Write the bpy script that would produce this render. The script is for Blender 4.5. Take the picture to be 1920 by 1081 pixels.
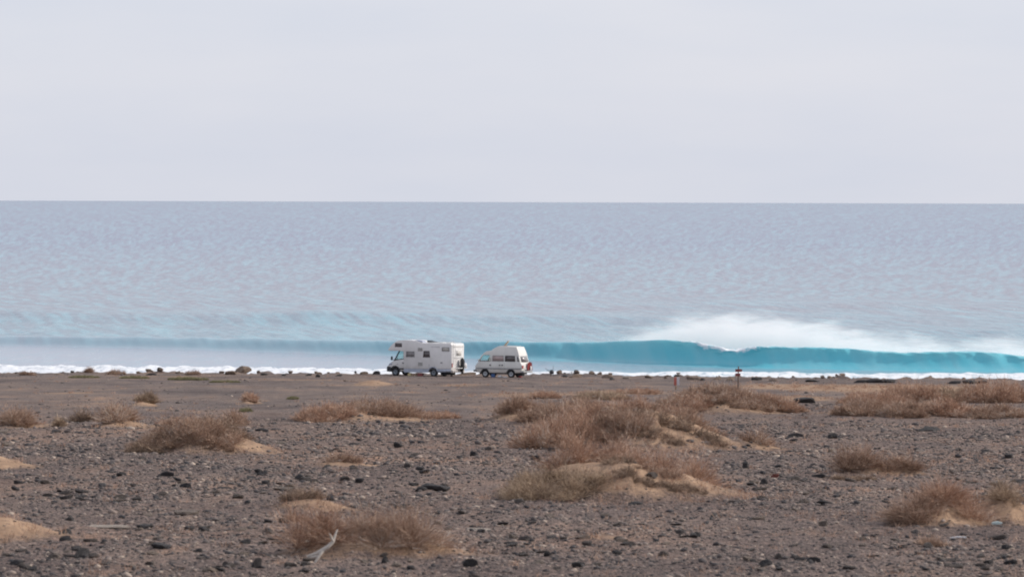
import bpy, bmesh, math, random
import numpy as np
from mathutils import Vector, Matrix

R = math.radians
for o in list(bpy.data.objects):
    bpy.data.objects.remove(o, do_unlink=True)
scene = bpy.context.scene
COL = scene.collection

# ------------------------------------------------------------------ camera
F = 6400.0            # focal length in photo pixels (1920 wide)
EYE = 18.0            # camera height above the sea
LEVEL = 377.0         # photo row of true eye level at the picture's middle
ROLL = 6.0 / 1920.0   # the horizon falls to the right
cam = bpy.data.cameras.new('camera')
cam.sensor_width = 36.0
cam.lens = F / 1920.0 * 36.0
cam.clip_start = 1.0
cam.clip_end = 200000.0
cam.dof.use_dof = True
cam.dof.focus_distance = 300.0
cam.dof.aperture_fstop = 3.6
camo = bpy.data.objects.new('camera', cam)
COL.objects.link(camo)
camo.location = (0, 0, EYE)
pitch = math.atan((540.5 - LEVEL) / F)
camo.rotation_euler = (Matrix.Rotation(R(90) - pitch, 3, 'X') @ Matrix.Rotation(math.atan(ROLL), 3, 'Z')).to_euler()
scene.camera = camo

# ------------------------------------------------------------------ sky and sun
SUN_EL = R(33.0)
SUN_AZ = R(76.0)      # clockwise from the viewing direction: right and a little beyond
world = bpy.data.worlds.new('World')
scene.world = world
world.use_nodes = True
nt = world.node_tree
nt.nodes.clear()
def wn(t, **kw):
    n = nt.nodes.new(t)
    for k, v in kw.items():
        setattr(n, k, v)
    return n
sky = wn('ShaderNodeTexSky', sky_type='NISHITA', sun_disc=False)
sky.sun_elevation = SUN_EL
sky.sun_rotation = SUN_AZ
sky.air_density = 1.0
sky.dust_density = 3.0
sky.ozone_density = 1.0
bg1 = wn('ShaderNodeBackground'); bg1.inputs[1].default_value = 0.10
nt.links.new(sky.outputs[0], bg1.inputs[0])
tc = wn('ShaderNodeTexCoord')
mp = wn('ShaderNodeMapping'); mp.inputs['Scale'].default_value = (9, 9, 42)
nt.links.new(tc.outputs['Generated'], mp.inputs[0])
nz = wn('ShaderNodeTexNoise'); nz.inputs['Scale'].default_value = 1.0; nz.inputs['Detail'].default_value = 5.0
nt.links.new(mp.outputs[0], nz.inputs['Vector'])
rp = wn('ShaderNodeValToRGB')
rp.color_ramp.elements[0].position = 0.25; rp.color_ramp.elements[0].color = (0.765, 0.805, 0.92, 1)
rp.color_ramp.elements[1].position = 0.75; rp.color_ramp.elements[1].color = (0.845, 0.86, 0.945, 1)
nt.links.new(nz.outputs[0], rp.inputs[0])
bg2 = wn('ShaderNodeBackground'); bg2.inputs[1].default_value = 1.0
nt.links.new(rp.outputs[0], bg2.inputs[0])
mxs = wn('ShaderNodeMixShader'); mxs.inputs[0].default_value = 0.82
nt.links.new(bg1.outputs[0], mxs.inputs[1]); nt.links.new(bg2.outputs[0], mxs.inputs[2])
wo = wn('ShaderNodeOutputWorld')
nt.links.new(mxs.outputs[0], wo.inputs[0])

sl = bpy.data.lights.new('sun', 'SUN')
sl.energy = 3.6
sl.angle = R(1.5)
sl.color = (1.0, 0.93, 0.84)
so = bpy.data.objects.new('sun', sl)
COL.objects.link(so)
sdir = Vector((math.cos(SUN_EL) * math.sin(SUN_AZ), math.cos(SUN_EL) * math.cos(SUN_AZ), math.sin(SUN_EL)))
so.rotation_euler = sdir.to_track_quat('Z', 'Y').to_euler()
so.location = (150, 150, 150)

scene.view_settings.view_transform = 'Standard'
scene.view_settings.look = 'None'
scene.view_settings.exposure = 0.0
scene.view_settings.gamma = 1.0
scene.view_settings.use_curve_mapping = False
scene.cycles.max_bounces = 8
scene.cycles.filter_width = 2.0
scene.cycles.volume_bounces = 8
scene.cycles.volume_step_rate = 0.6
scene.cycles.transparent_max_bounces = 16

# ------------------------------------------------------------------ helpers: noise, pixels, meshes
rng = np.random.default_rng(7)
rnd = random.Random(11)
def _hash(ix, iy, seed):
    h = (ix.astype(np.int64) * 374761393 + iy.astype(np.int64) * 668265263 + seed * 1442695041) & 0xFFFFFFFF
    h = ((h ^ (h >> 13)) * 1274126177) & 0xFFFFFFFF
    return ((h ^ (h >> 16)) & 0xFFFF) / 65535.0
def vnoise(x, y, seed=0):
    x = np.asarray(x, float); y = np.asarray(y, float)
    ix = np.floor(x); iy = np.floor(y)
    fx = x - ix; fy = y - iy
    fx = fx * fx * (3 - 2 * fx); fy = fy * fy * (3 - 2 * fy)
    a = _hash(ix, iy, seed); b = _hash(ix + 1, iy, seed)
    c = _hash(ix, iy + 1, seed); d = _hash(ix + 1, iy + 1, seed)
    return (a + (b - a) * fx) * (1 - fy) + (c + (d - c) * fx) * fy
def fbm(x, y, seed=0, oct=4):
    s = 0; a = 0.5; t = 0
    for i in range(oct):
        s = s + a * vnoise(x * 2 ** i, y * 2 ** i, seed + i * 17); t += a; a *= 0.5
    return s / t * 2 - 1
def sstep(a, b, x):
    t = np.clip((x - a) / (b - a), 0, 1)
    return t * t * (3 - 2 * t)

SLOPE = 229.0 / F
Z0 = 4.54
def at(px, py):
    """point of the plain (without mounds) seen at a photo pixel"""
    q = py - (LEVEL + (px - 960) * ROLL)
    d = F * Z0 / (q - 229.0)
    return (px - 960) / F * d, d

def new_mesh_np(name, verts, faces_flat, n_per):
    """verts (N,3); faces_flat int array; all faces have n_per corners"""
    me = bpy.data.meshes.new(name)
    nf = len(faces_flat) // n_per
    me.vertices.add(len(verts))
    me.vertices.foreach_set('co', np.ascontiguousarray(verts, dtype=np.float32).ravel())
    me.loops.add(len(faces_flat))
    me.loops.foreach_set('vertex_index', np.ascontiguousarray(faces_flat, dtype=np.int32))
    me.polygons.add(nf)
    me.polygons.foreach_set('loop_start', np.arange(0, nf * n_per, n_per, dtype=np.int32))
    me.update(calc_edges=True)
    return me
def add_attr(me, name, vals):
    a = me.attributes.new(name, 'FLOAT', 'POINT')
    a.data.foreach_set('value', np.ascontiguousarray(vals, dtype=np.float32))
def link(name, me, mat=None, parent=None, smooth=False):
    o = bpy.data.objects.new(name, me)
    COL.objects.link(o)
    if parent is not None:
        o.parent = parent
    if mat is not None and me is not None and len(me.materials) == 0:
        me.materials.append(mat)
    if smooth and me is not None:
        me.polygons.foreach_set('use_smooth', np.ones(len(me.polygons), dtype=bool))
    return o
def tag(o, label=None, cat=None, group=None, kind=None):
    if label: o['label'] = label
    if cat: o['category'] = cat
    if group: o['group'] = group
    if kind: o['kind'] = kind
    return o
def empty(name, loc=(0, 0, 0), rz=0.0):
    o = bpy.data.objects.new(name, None)
    o.empty_display_size = 0.3
    COL.objects.link(o)
    o.location = loc; o.rotation_euler = (0, 0, rz)
    return o

# ------------------------------------------------------------------ helpers: materials
def mat_new(name):
    m = bpy.data.materials.new(name)
    m.use_nodes = True
    t = m.node_tree
    b = t.nodes['Principled BSDF']
    return m, t, b
def node(t, typ, **kw):
    n = t.nodes.new(typ)
    for k, v in kw.items():
        setattr(n, k, v)
    return n
def ramp(t, stops, fac=None):
    r = node(t, 'ShaderNodeValToRGB')
    els = r.color_ramp.elements
    while len(els) < len(stops):
        els.new(0.5)
    for e, (p, c) in zip(els, stops):
        e.position = p; e.color = (*c, 1)
    if fac is not None:
        t.links.new(fac, r.inputs[0])
    return r
def noise(t, vec, scale, detail=4, rough=0.55):
    n = node(t, 'ShaderNodeTexNoise')
    n.inputs['Scale'].default_value = scale
    n.inputs['Detail'].default_value = detail
    n.inputs['Roughness'].default_value = rough
    if vec is not None:
        t.links.new(vec, n.inputs['Vector'])
    return n
def mixc(t, fac, a, b, mode='MIX'):
    n = node(t, 'ShaderNodeMix', data_type='RGBA', blend_type=mode)
    for s, v in ((n.inputs[0], fac), (n.inputs[6], a), (n.inputs[7], b)):
        if hasattr(v, 'is_linked'): t.links.new(v, s)
        elif isinstance(v, (int, float)): s.default_value = v
        else: s.default_value = (*v, 1)
    return n.outputs[2]
def mth(t, op, a, b=None, c=None, clamp=False):
    n = node(t, 'ShaderNodeMath', operation=op, use_clamp=clamp)
    for i, v in enumerate((a, b, c)):
        if v is None: continue
        if hasattr(v, 'is_linked'): t.links.new(v, n.inputs[i])
        else: n.inputs[i].default_value = v
    return n.outputs[0]
def simple(name, col, rough=0.6, metal=0.0, dirt=0.12, scale=3.0, coat=0.0, dust=False):
    """plain surface with a little uneven wear"""
    m, t, b = mat_new(name)
    tcn = node(t, 'ShaderNodeTexCoord')
    n = noise(t, tcn.outputs['Object'], scale, 5, 0.6)
    dark = tuple(c * (1 - dirt * 2) for c in col)
    r = ramp(t, [(0.3, dark), (0.65, col)], n.outputs[0])
    cc = r.outputs[0]
    if dust:     # road dust thrown up on the lower panels, and faint runs below seams
        sp = node(t, 'ShaderNodeSeparateXYZ'); t.links.new(tcn.outputs['Object'], sp.inputs[0])
        dn = noise(t, tcn.outputs['Object'], 2.0, 6, 0.7)
        hgt = mth(t, 'MULTIPLY_ADD', dn.outputs[0], 1.0, mth(t, 'MULTIPLY', sp.outputs[2], -1.0))
        mr = node(t, 'ShaderNodeMapRange', interpolation_type='SMOOTHSTEP'); mr.inputs['From Min'].default_value = -0.55; mr.inputs['From Max'].default_value = 0.15
        t.links.new(hgt, mr.inputs[0])
        mpn = node(t, 'ShaderNodeMapping'); mpn.inputs['Scale'].default_value = (5, 5, 0.35); t.links.new(tcn.outputs['Object'], mpn.inputs[0])
        run = noise(t, mpn.outputs[0], 1.5, 4, 0.6)
        mr2 = node(t, 'ShaderNodeMapRange'); mr2.inputs['From Min'].default_value = 0.55; mr2.inputs['From Max'].default_value = 0.8; mr2.inputs['To Max'].default_value = 0.35
        t.links.new(run.outputs[0], mr2.inputs[0])
        cc = mixc(t, mr2.outputs[0], cc, tuple(c * 0.75 for c in col))
        cc = mixc(t, mth(t, 'MULTIPLY', mr.outputs[0], 0.5), cc, (0.34, 0.28, 0.23))
    t.links.new(cc, b.inputs['Base Color'])
    b.inputs['Roughness'].default_value = rough
    b.inputs['Metallic'].default_value = metal
    if coat: b.inputs['Coat Weight'].default_value = coat
    return m
def bump(t, b, h, strength, dist):
    n = node(t, 'ShaderNodeBump')
    n.inputs['Strength'].default_value = strength
    n.inputs['Distance'].default_value = dist
    t.links.new(h, n.inputs['Height'])
    t.links.new(n.outputs[0], b.inputs['Normal'])
    return n

# ------------------------------------------------------------------ terrain
# low sand mounds that have gathered round the shrubs: (px, base row, left px, right px, height m, depth m)
MOUNDS_PX = [
    (700, 1047, 190, 230, 0.32, 1.7), (590, 965, 95, 85, 0.22, 1.2),
    (1190, 945, 285, 250, 0.66, 3.6), (1240, 842, 275, 200, 1.05, 5.0), (1120, 797, 190, 200, 0.40, 6.0),
    (1370, 772, 150, 150, 0.75, 6.0), (1770, 778, 200, 220, 0.5, 7.0), (1640, 884, 90, 125, 0.30, 1.5),
    (1790, 992, 130, 90, 0.40, 2.0), (1905, 985, 95, 80, 0.50, 1.6), (380, 853, 155, 150, 0.72, 3.2),
    (-25, 886, 60, 95, 0.35, 2.0), (-30, 1024, 120, 160, 0.36, 2.0), (680, 790, 140, 140, 0.35, 6.0),
    (970, 785, 65, 65, 0.35, 3.0), (640, 882, 60, 85, 0.14, 1.4), (265, 760, 30, 30, 0.25, 2.5),
    (215, 802, 60, 75, 0.3, 3.0), (700, 722, 45, 40, 0.3, 4.0), (465, 754, 25, 28, 0.22, 2.5),
    (1500, 768, 60, 30, 0.3, 3.0), (20, 802, 60, 60, 0.25, 3.0), (1425, 837, 50, 60, 0.15, 1.6),
]
MOUNDS = []
for (px, py, wl, wr, h, dep) in MOUNDS_PX:
    x, d = at(px, py)
    MOUNDS.append((x, d + dep * 0.8, wl / F * d, wr / F * d, h * (1.3 if d < 135 else 1.1), dep))
def edge_y(x):
    """where the land ends"""
    return 304.5 - 0.0 * x - 0.55 * np.maximum(x - 2, 0) * 0.9 + 2.2 * fbm(x * 0.06, x * 0.0 + 3.1, 5) + 0.8 * fbm(x * 0.35, x * 0 + 9.3, 6)
def mound_r(x, y):
    hs = np.zeros_like(x); sand = np.zeros_like(x)
    for (cx, cy, wl, wr, h, dep) in MOUNDS:
        u = (x - cx) / np.where(x < cx, wl, wr)
        nar = np.where(u > 0, 1 - 0.45 * np.clip(u, 0, 1), 1.0)
        v = (y - cy) / (dep * nar)
        ok = (np.abs(u) < 1.4) & (np.abs(v) < 1.4)
        if not ok.any(): continue
        r = np.sqrt(u * u + v * v)
        prof = np.where(u > 0, np.clip(1 - r, 0, 1) ** 1.25 * (1 + 0.35 * np.clip(r, 0, 1)), np.clip(1 - r * r, 0, 1) ** 1.3)
        hs = hs + h * prof
        sand = np.maximum(sand, (0.45 * sstep(1.4, 1.0, r) + 0.55 * sstep(1.1, 0.5, r)) * (0.86 + 0.14 * sstep(-0.25, 0.55, u)))
    return hs, sand
PATCHES = [
    (1660, 727, 330, 26, 0.7), (1500, 745, 120, 10, 0.5), (1180, 735, 140, 12, 0.5),
    # sandy or rusty stretches of the plain: px, row, half width px, half depth m, amount
    (1500, 724, 190, 16, 0.75), (870, 722, 90, 7, 0.35), (130, 735, 90, 4, 0.5), (700, 722, 70, 5, 0.5), (60, 795, 120, 6, 0.4),
    (560, 712, 160, 4, 0.4), (300, 705, 260, 5, 0.4), (1010, 738, 170, 10, 0.45), (650, 790, 120, 6, 0.3), (300, 770, 30, 3, 0.4),
    (330, 800, 120, 7, 0.4), (470, 745, 60, 2.5, 0.3), (1130, 1004, 90, 1.4, 0.35), (190, 752, 30, 1.5, 0.4),
]
PATCH = []
for (px, py, w, dep, a) in PATCHES:
    x, d = at(px, py); PATCH.append((x, d, w / F * d, dep, a + 0.28))
def ground(x, y, want_sand=False):
    x = np.asarray(x, float); y = np.asarray(y, float)
    z = EYE - Z0 - SLOPE * y
    near = sstep(40, 20, y)
    z = z * (1 - near) + near * (EYE - 4.3 - 0.2 * SLOPE * y)
    amp = sstep(285, 190, y) * 0.75 + 0.25
    z = z + 0.28 * fbm(x * 0.045, y * 0.02, 1) * amp + 0.07 * fbm(x * 0.3, y * 0.16, 2) * amp
    z = z + (0.03 + 0.045 * sstep(175, 150, y)) * fbm(x * 1.3, y * 0.8, 3) + 0.03 * sstep(150, 120, y) * fbm(x * 3.7, y * 2.2, 9, 3)
    hm, sand = mound_r(x, y)
    z = z + hm * (1 + 0.12 * fbm(x * 0.9, y * 0.7, 8))
    e = edge_y(x)
    z = z - 6.0 * sstep(0, 22, y - e) - 0.35 * sstep(-0.4, 0.8, y - e) + sstep(-5, -0.6, y - e) * (0.2 * np.clip(fbm(x * 0.5, y * 0.4, 12, 4) * 1.6, -0.2, 1) + 0.2 * fbm(x * 2.6, y * 0.9, 13, 3))
    if want_sand:
        for (cx, cy, w, dep, a) in PATCH:
            r = np.sqrt(((x - cx) / w) ** 2 + ((y - cy) / dep) ** 2)
            sand = np.maximum(sand, a * sstep(1.2, 0.2, r))
        sand = np.maximum(sand, 0.35 * sstep(-9, -2, y - e))
        sand = np.clip(sand + 0.0, 0, 1)
        return z, sand
    return z
def gz(x, y):
    return float(ground(np.array([x]), np.array([y]))[0])

def grid_mesh(name, X, Y, Z):
    ny, nx = X.shape
    v = np.stack([X, Y, Z], -1).reshape(-1, 3)
    i = np.arange(ny * nx).reshape(ny, nx)
    f = np.stack([i[:-1, :-1], i[:-1, 1:], i[1:, 1:], i[1:, :-1]], -1).reshape(-1)
    return new_mesh_np(name, v, f, 4)

ys = np.concatenate([np.linspace(-300, 10, 18), np.linspace(20, 50, 20), np.exp(np.linspace(math.log(51), math.log(308), 640)), np.linspace(309, 345, 30)])
uu = np.concatenate([[-40, -18, -9, -5, -3, -2, -1.5], np.linspace(-1.25, 1.25, 430), [1.5, 2, 3, 5, 9, 18, 40]])
half = 0.165 * np.maximum(ys, 45)
GX = uu[None, :] * half[:, None]
GY = np.repeat(ys[:, None], len(uu), 1)
GZ, GS = ground(GX, GY, True)
me = grid_mesh('ground', GX, GY, GZ)
add_attr(me, 'sand', GS.ravel())

def ground_material():
    m, t, b = mat_new('volcanic_gravel')
    geo = node(t, 'ShaderNodeNewGeometry')
    P = geo.outputs['Position']
    at_ = node(t, 'ShaderNodeAttribute', attribute_name='sand')
    sand = at_.outputs['Fac']
    v1 = node(t, 'ShaderNodeTexVoronoi'); v1.inputs['Scale'].default_value = 8.0; v1.inputs['Randomness'].default_value = 1
    t.links.new(P, v1.inputs['Vector'])
    v2 = node(t, 'ShaderNodeTexVoronoi'); v2.inputs['Scale'].default_value = 21.0
    t.links.new(P, v2.inputs['Vector'])
    sep1 = node(t, 'ShaderNodeSeparateColor'); t.links.new(v1.outputs['Color'], sep1.inputs[0])
    sep2 = node(t, 'ShaderNodeSeparateColor'); t.links.new(v2.outputs['Color'], sep2.inputs[0])
    c1 = ramp(t, [(0.0, (0.04, 0.038, 0.041)), (0.3, (0.10, 0.086, 0.081)), (0.7, (0.205, 0.165, 0.148)), (0.93, (0.28, 0.22, 0.19)), (1.0, (0.42, 0.34, 0.28))], sep1.outputs[0])
    c2 = ramp(t, [(0.0, (0.06, 0.055, 0.057)), (0.5, (0.175, 0.145, 0.135)), (1.0, (0.31, 0.25, 0.215))], sep2.outputs[1])
    grav = mixc(t, 0.5, c1.outputs[0], c2.outputs[0])
    grav = mixc(t, 1.0, grav, (0.95, 0.885, 0.86), 'MULTIPLY')
    big = noise(t, P, 0.09, 5, 0.6)
    tint = ramp(t, [(0.3, (0.68, 0.66, 0.68)), (0.5, (1, 1, 1)), (0.7, (1.35, 1.2, 1.06))], big.outputs[0])
    grav = mixc(t, 1.0, grav, tint.outputs[0], 'MULTIPLY')
    mpa = node(t, 'ShaderNodeMapping'); mpa.inputs['Scale'].default_value = (0.45, 0.13, 0.3)
    t.links.new(P, mpa.inputs[0])
    drift = noise(t, mpa.outputs[0], 1.0, 6, 0.62)
    dtint = ramp(t, [(0.3, (0.62, 0.60, 0.62)), (0.48, (0.92, 0.91, 0.92)), (0.6, (1.12, 1.06, 1.0)), (0.72, (1.55, 1.32, 1.1))], drift.outputs[0])
    grav = mixc(t, 0.8, grav, dtint.outputs[0], 'MULTIPLY')
    # smooth fine lapilli plain further out, nearer the vans
    sepp = node(t, 'ShaderNodeSeparateXYZ'); t.links.new(P, sepp.inputs[0])
    far = node(t, 'ShaderNodeMapRange'); far.inputs['From Min'].default_value = 150; far.inputs['From Max'].default_value = 185
    wob = noise(t, P, 0.05, 3)
    yy = mth(t, 'MULTIPLY_ADD', wob.outputs[0], 50.0, sepp.outputs[1])
    yy = mth(t, 'SUBTRACT', yy, 25.0)
    rx = node(t, 'ShaderNodeMapRange'); rx.inputs['From Min'].default_value = 4; rx.inputs['From Max'].default_value = 16; rx.inputs['To Max'].default_value = 38
    t.links.new(sepp.outputs[0], rx.inputs[0])
    yy = mth(t, 'SUBTRACT', yy, rx.outputs[0])
    t.links.new(yy, far.inputs[0])
    fine = noise(t, P, 3.0, 6, 0.75)
    lap = ramp(t, [(0.3, (0.10, 0.085, 0.081)), (0.5, (0.165, 0.137, 0.127)), (0.72, (0.25, 0.20, 0.168))], fine.outputs[0])
    lap2 = mixc(t, 1.0, lap.outputs[0], tint.outputs[0], 'MULTIPLY')
    lap2 = mixc(t, 1.0, lap2, dtint.outputs[0], 'MULTIPLY')
    grav = mixc(t, mth(t, 'MULTIPLY', far.outputs[0], 0.8), grav, lap2)
    # sand
    ns = noise(t, P, 1.6, 6, 0.65)
    sc = ramp(t, [(0.3, (0.20, 0.132, 0.092)), (0.52, (0.30, 0.2, 0.134)), (0.75, (0.41, 0.278, 0.183))], ns.outputs[0])
    brk = noise(t, P, 2.4, 6, 0.7)
    brk2 = noise(t, P, 0.35, 4, 0.6)
    s = mth(t, 'ADD', sand, mth(t, 'MULTIPLY', mth(t, 'SUBTRACT', brk.outputs[0], 0.5), 1.1))
    s = mth(t, 'ADD', s, mth(t, 'MULTIPLY', mth(t, 'SUBTRACT', brk2.outputs[0], 0.5), 0.9))
    mr = node(t, 'ShaderNodeMapRange', interpolation_type='SMOOTHSTEP'); mr.inputs['From Min'].default_value = 0.35; mr.inputs['From Max'].default_value = 0.85
    t.links.new(s, mr.inputs[0])
    peb = mth(t, 'LESS_THAN', sep2.outputs[0], 0.12)
    fac = mth(t, 'MULTIPLY', mr.outputs[0], mth(t, 'SUBTRACT', 1.0, mth(t, 'MULTIPLY', peb, 0.55)))
    colr = mixc(t, fac, grav, sc.outputs[0])
    t.links.new(colr, b.inputs['Base Color'])
    b.inputs['Roughness'].default_value = 0.95
    b.inputs['Specular IOR Level'].default_value = 0.15
    inv = mth(t, 'SUBTRACT', 1.0, v1.outputs['Distance'])
    inv2 = mth(t, 'SUBTRACT', 1.0, v2.outputs['Distance'])
    hh = mth(t, 'MULTIPLY', mth(t, 'ADD', mth(t, 'MULTIPLY', inv, 0.6), mth(t, 'MULTIPLY', inv2, 0.3)), mth(t, 'SUBTRACT', 1.0, mth(t, 'MULTIPLY', fac, 0.85)))
    hh = mth(t, 'ADD', hh, mth(t, 'MULTIPLY', ns.outputs[0], 0.4))
    bump(t, b, hh, 1.0, 0.11)
    return m
g = link('ground', me, ground_material(), smooth=True)
tag(g, 'dark stony volcanic plain with low drifts of tan sand', None, kind='structure')

# ------------------------------------------------------------------ sea
# crest of the near wave: photo column -> distance, height, overhang
WX = np.array([-700, -200, 0, 200, 400, 600, 750, 900, 1000, 1100, 1180, 1250, 1300, 1345, 1380, 1430, 1500, 1600, 1700, 1820, 1920, 2200, 2800], float)
WY = np.array([629, 629, 630, 631, 633, 636, 638.5, 640.5, 641, 640, 637.5, 636.5, 642, 655, 656, 650, 650.5, 655, 661, 658, 667, 672, 676], float)
WD = np.array([445, 431, 425, 420, 414, 405, 399, 393, 389, 385, 381, 377.5, 375.5, 374, 373, 371.5, 370.5, 369, 367.5, 366, 365, 362, 356], float)
WH = EYE - (WY - (LEVEL + (WX - 960) * ROLL)) * WD / F
WH = np.maximum(WH, 0.7)
WXw = (WX - 960) / F * WD
WK = np.interp(WX, [0, 900, 1150, 1300, 1420, 1600, 1920], [0.0, 0.05, 0.35, 1.5, 1.7, 1.2, 0.9])
def crest_y(x): return np.interp(x, WXw, WD)
def crest_h(x): return np.interp(x, WXw, WH)
def crest_k(x): return np.interp(x, WXw, WK)
tt = np.concatenate([np.linspace(-85, -34, 40), np.linspace(-33.6, -12, 90), np.linspace(-11.9, 3, 170), np.linspace(3.2, 30, 110),
                     np.linspace(30.5, 250, 330), np.exp(np.linspace(math.log(252), math.log(60000), 130))])
ux = np.concatenate([[-30, -12, -6, -3.2, -2.2, -1.6], np.linspace(-1.22, 1.22, 560), [1.6, 2.2, 3.2, 6, 12, 30]])
ybase = 385 + tt
SX = ux[None, :] * (0.165 * np.maximum(ybase, 330))[:, None]
T = np.repeat(tt[:, None], len(ux), 1)
fade = np.exp(-(np.maximum(T - 40, 0) / 140.0) ** 2)
CY = crest_y(SX)
SY = 385 + (CY - 385) * fade + T
h = crest_h(SX) * (1 + 0.05 * fbm(SX * 0.12, SX * 0 + 1.7, 31)) + 0.10 * fbm(SX * 0.35, SX * 0 + 4.2, 32) * np.clip(T + 6, 0, 6) / 6
k = crest_k(SX)
t_ = T
Lf = 4.2 + 1.6 * sstep(0, -30, SX)
Lb = 8.0 + 5 * sstep(0, -50, SX)
front = np.where(t_ > -Lf, 0.5 + 0.5 * np.cos(np.pi * np.clip(-t_ / Lf, 0, 1)), 0.0)
back = np.exp(-(np.maximum(t_, 0) / Lb) ** 1.6)
prof = np.where(t_ < 0, front, back)
prof = np.where(t_ < 0, 0.86 * prof + 0.14 * np.exp(np.minimum(t_, 0) / 8.0), prof)
SZ = h * prof
# the crest is thrown forward towards the shore
over = k * np.clip(prof, 0, 1) ** 3.0 * np.where(t_ < 0, 1, np.exp(-(np.maximum(t_, 0) / 2.5)))
rib = fbm(SX * 0.55 + 0.15 * T, T * 0.06, 51, 4)
SY = SY - over - 0.55 * rib * np.clip(prof, 0, 1) * (T < 1.5) * np.clip(h / 2.0, 0, 1.2)
# older, lower swells further out
def swell(c0, hh, lf, lb, x0, x1, skew, seed):
    global SZ
    c = c0 + skew * SX + 3.0 * fbm(SX * 0.03, SX * 0 + seed, seed)
    s = SY - c
    hh = hh * (0.65 + 0.7 * fbm(SX * 0.035, SX * 0 + seed * 1.3, seed + 60)).clip(0, 2)
    hx = hh * sstep(x0 + 25, x0, SX) if x1 is None else hh * sstep(x0 + 30, x0, SX) * sstep(x1 - 30, x1, SX)
    p = np.where(s < 0, 0.5 + 0.5 * np.cos(np.pi * np.clip(-s / lf, 0, 1)), np.exp(-(np.maximum(s, 0) / lb) ** 1.8))
    SZ = SZ + hx * p
swell(508, 1.55, 24, 30, 25, None, -0.14, 3)
swell(480, 0.55, 14, 16, 70, -5, -0.10, 4)
swell(600, 0.32, 30, 36, 90, None, -0.1, 5)
# wind chop
wr = np.random.default_rng(3)
damp = np.clip(1.15 - (np.maximum(SY - 380, 0) / 220.0), 0, 1)
calm = 0.12 + 0.88 * sstep(-6, 10, T)
for i in range(46):
    lam = 1.1 * (7.0 ** (i / 45.0)) * wr.uniform(0.85, 1.15)
    ang = wr.normal(0.15, 1.0)
    kx, ky = math.sin(ang) * 2 * math.pi / lam, math.cos(ang) * 2 * math.pi / lam
    SZ = SZ + damp * calm * lam * 0.0019 * np.sin(kx * SX + ky * SY + wr.uniform(0, 6.28))
# white water running up to the land
foam_edge = np.interp(SX, [-70, -20, 10, 50], [366, 361.5, 357, 353.5]) + 2.4 * fbm(SX * 0.06, SX * 0 + 2.2, 41) + 0.9 * fbm(SX * 0.35, SX * 0 + 7.7, 42)
fr = foam_edge - SY
foam = sstep(-0.6, 1.2, fr)
lump = 0.5 + 0.5 * fbm(SX * 0.55, SY * 0.5, 44, 5)
SZ = np.where(fr > -1.5, SZ * (1 - foam) + foam * (0.06 + (0.55 + 0.4 * sstep(-5, -50, SX)) * lump * sstep(0, 1.5, fr) * (0.45 + 0.55 * vnoise(SX * 0.08, SX * 0 + 1.1, 46)) * sstep(16, 4, fr)), SZ)
# torn white lip where the wave breaks
xb = SX
lipzone = sstep(16.5, 20.5, xb) * (0.35 + 0.65 * sstep(31, 24, xb))
lipn = 0.5 + 0.5 * fbm(xb * 1.1, T * 0.8, 47, 4)
curtain = sstep(19.5, 21.5, xb) * sstep(27.5, 24.5, xb)
lipfoam = lipzone * sstep(-1.2 - 0.9 * curtain, -0.2 - 0.3 * curtain, T + 2.0 * (lipn - 0.5)) * sstep(7, 1, T)
farlip = sstep(26, 32, xb) * sstep(0.15, 0.9, T + 0.6 * (lipn - 0.5)) * sstep(9, 2, T) * 0.8
foam = np.clip(np.maximum(np.maximum(foam, lipfoam), farlip), 0, 1)
SZ = SZ + 0.5 * np.clip(lipfoam, 0, 1) * (lipn - 0.2)
SY = SY - 0.5 * np.clip(lipfoam, 0, 1) * lipn * (T < 0)
me = grid_mesh('sea', SX, SY, SZ)
add_attr(me, 'foam', foam.ravel())
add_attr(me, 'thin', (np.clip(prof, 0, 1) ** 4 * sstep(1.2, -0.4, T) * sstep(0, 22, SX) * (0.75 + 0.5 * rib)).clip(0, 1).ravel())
add_attr(me, 'rib', (0.5 + 0.5 * fbm(SX * 0.9 + 0.2 * T, T * 0.09, 53, 4)).ravel())
add_attr(me, 'ripple', (0.8 + 0.2 * sstep(-7, 6, T)).ravel())
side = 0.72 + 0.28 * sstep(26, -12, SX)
add_attr(me, 'trough_sheen', (side * sstep(-Lf * 0.35, -Lf * 1.9 - 3.0 * (0.5 + 0.5 * fbm(SX * 0.4, SX * 0.1, 71)), T) + 0.5 * sstep(10, -25, SX) * sstep(8, -1, T)).clip(0, 1).ravel())
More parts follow.
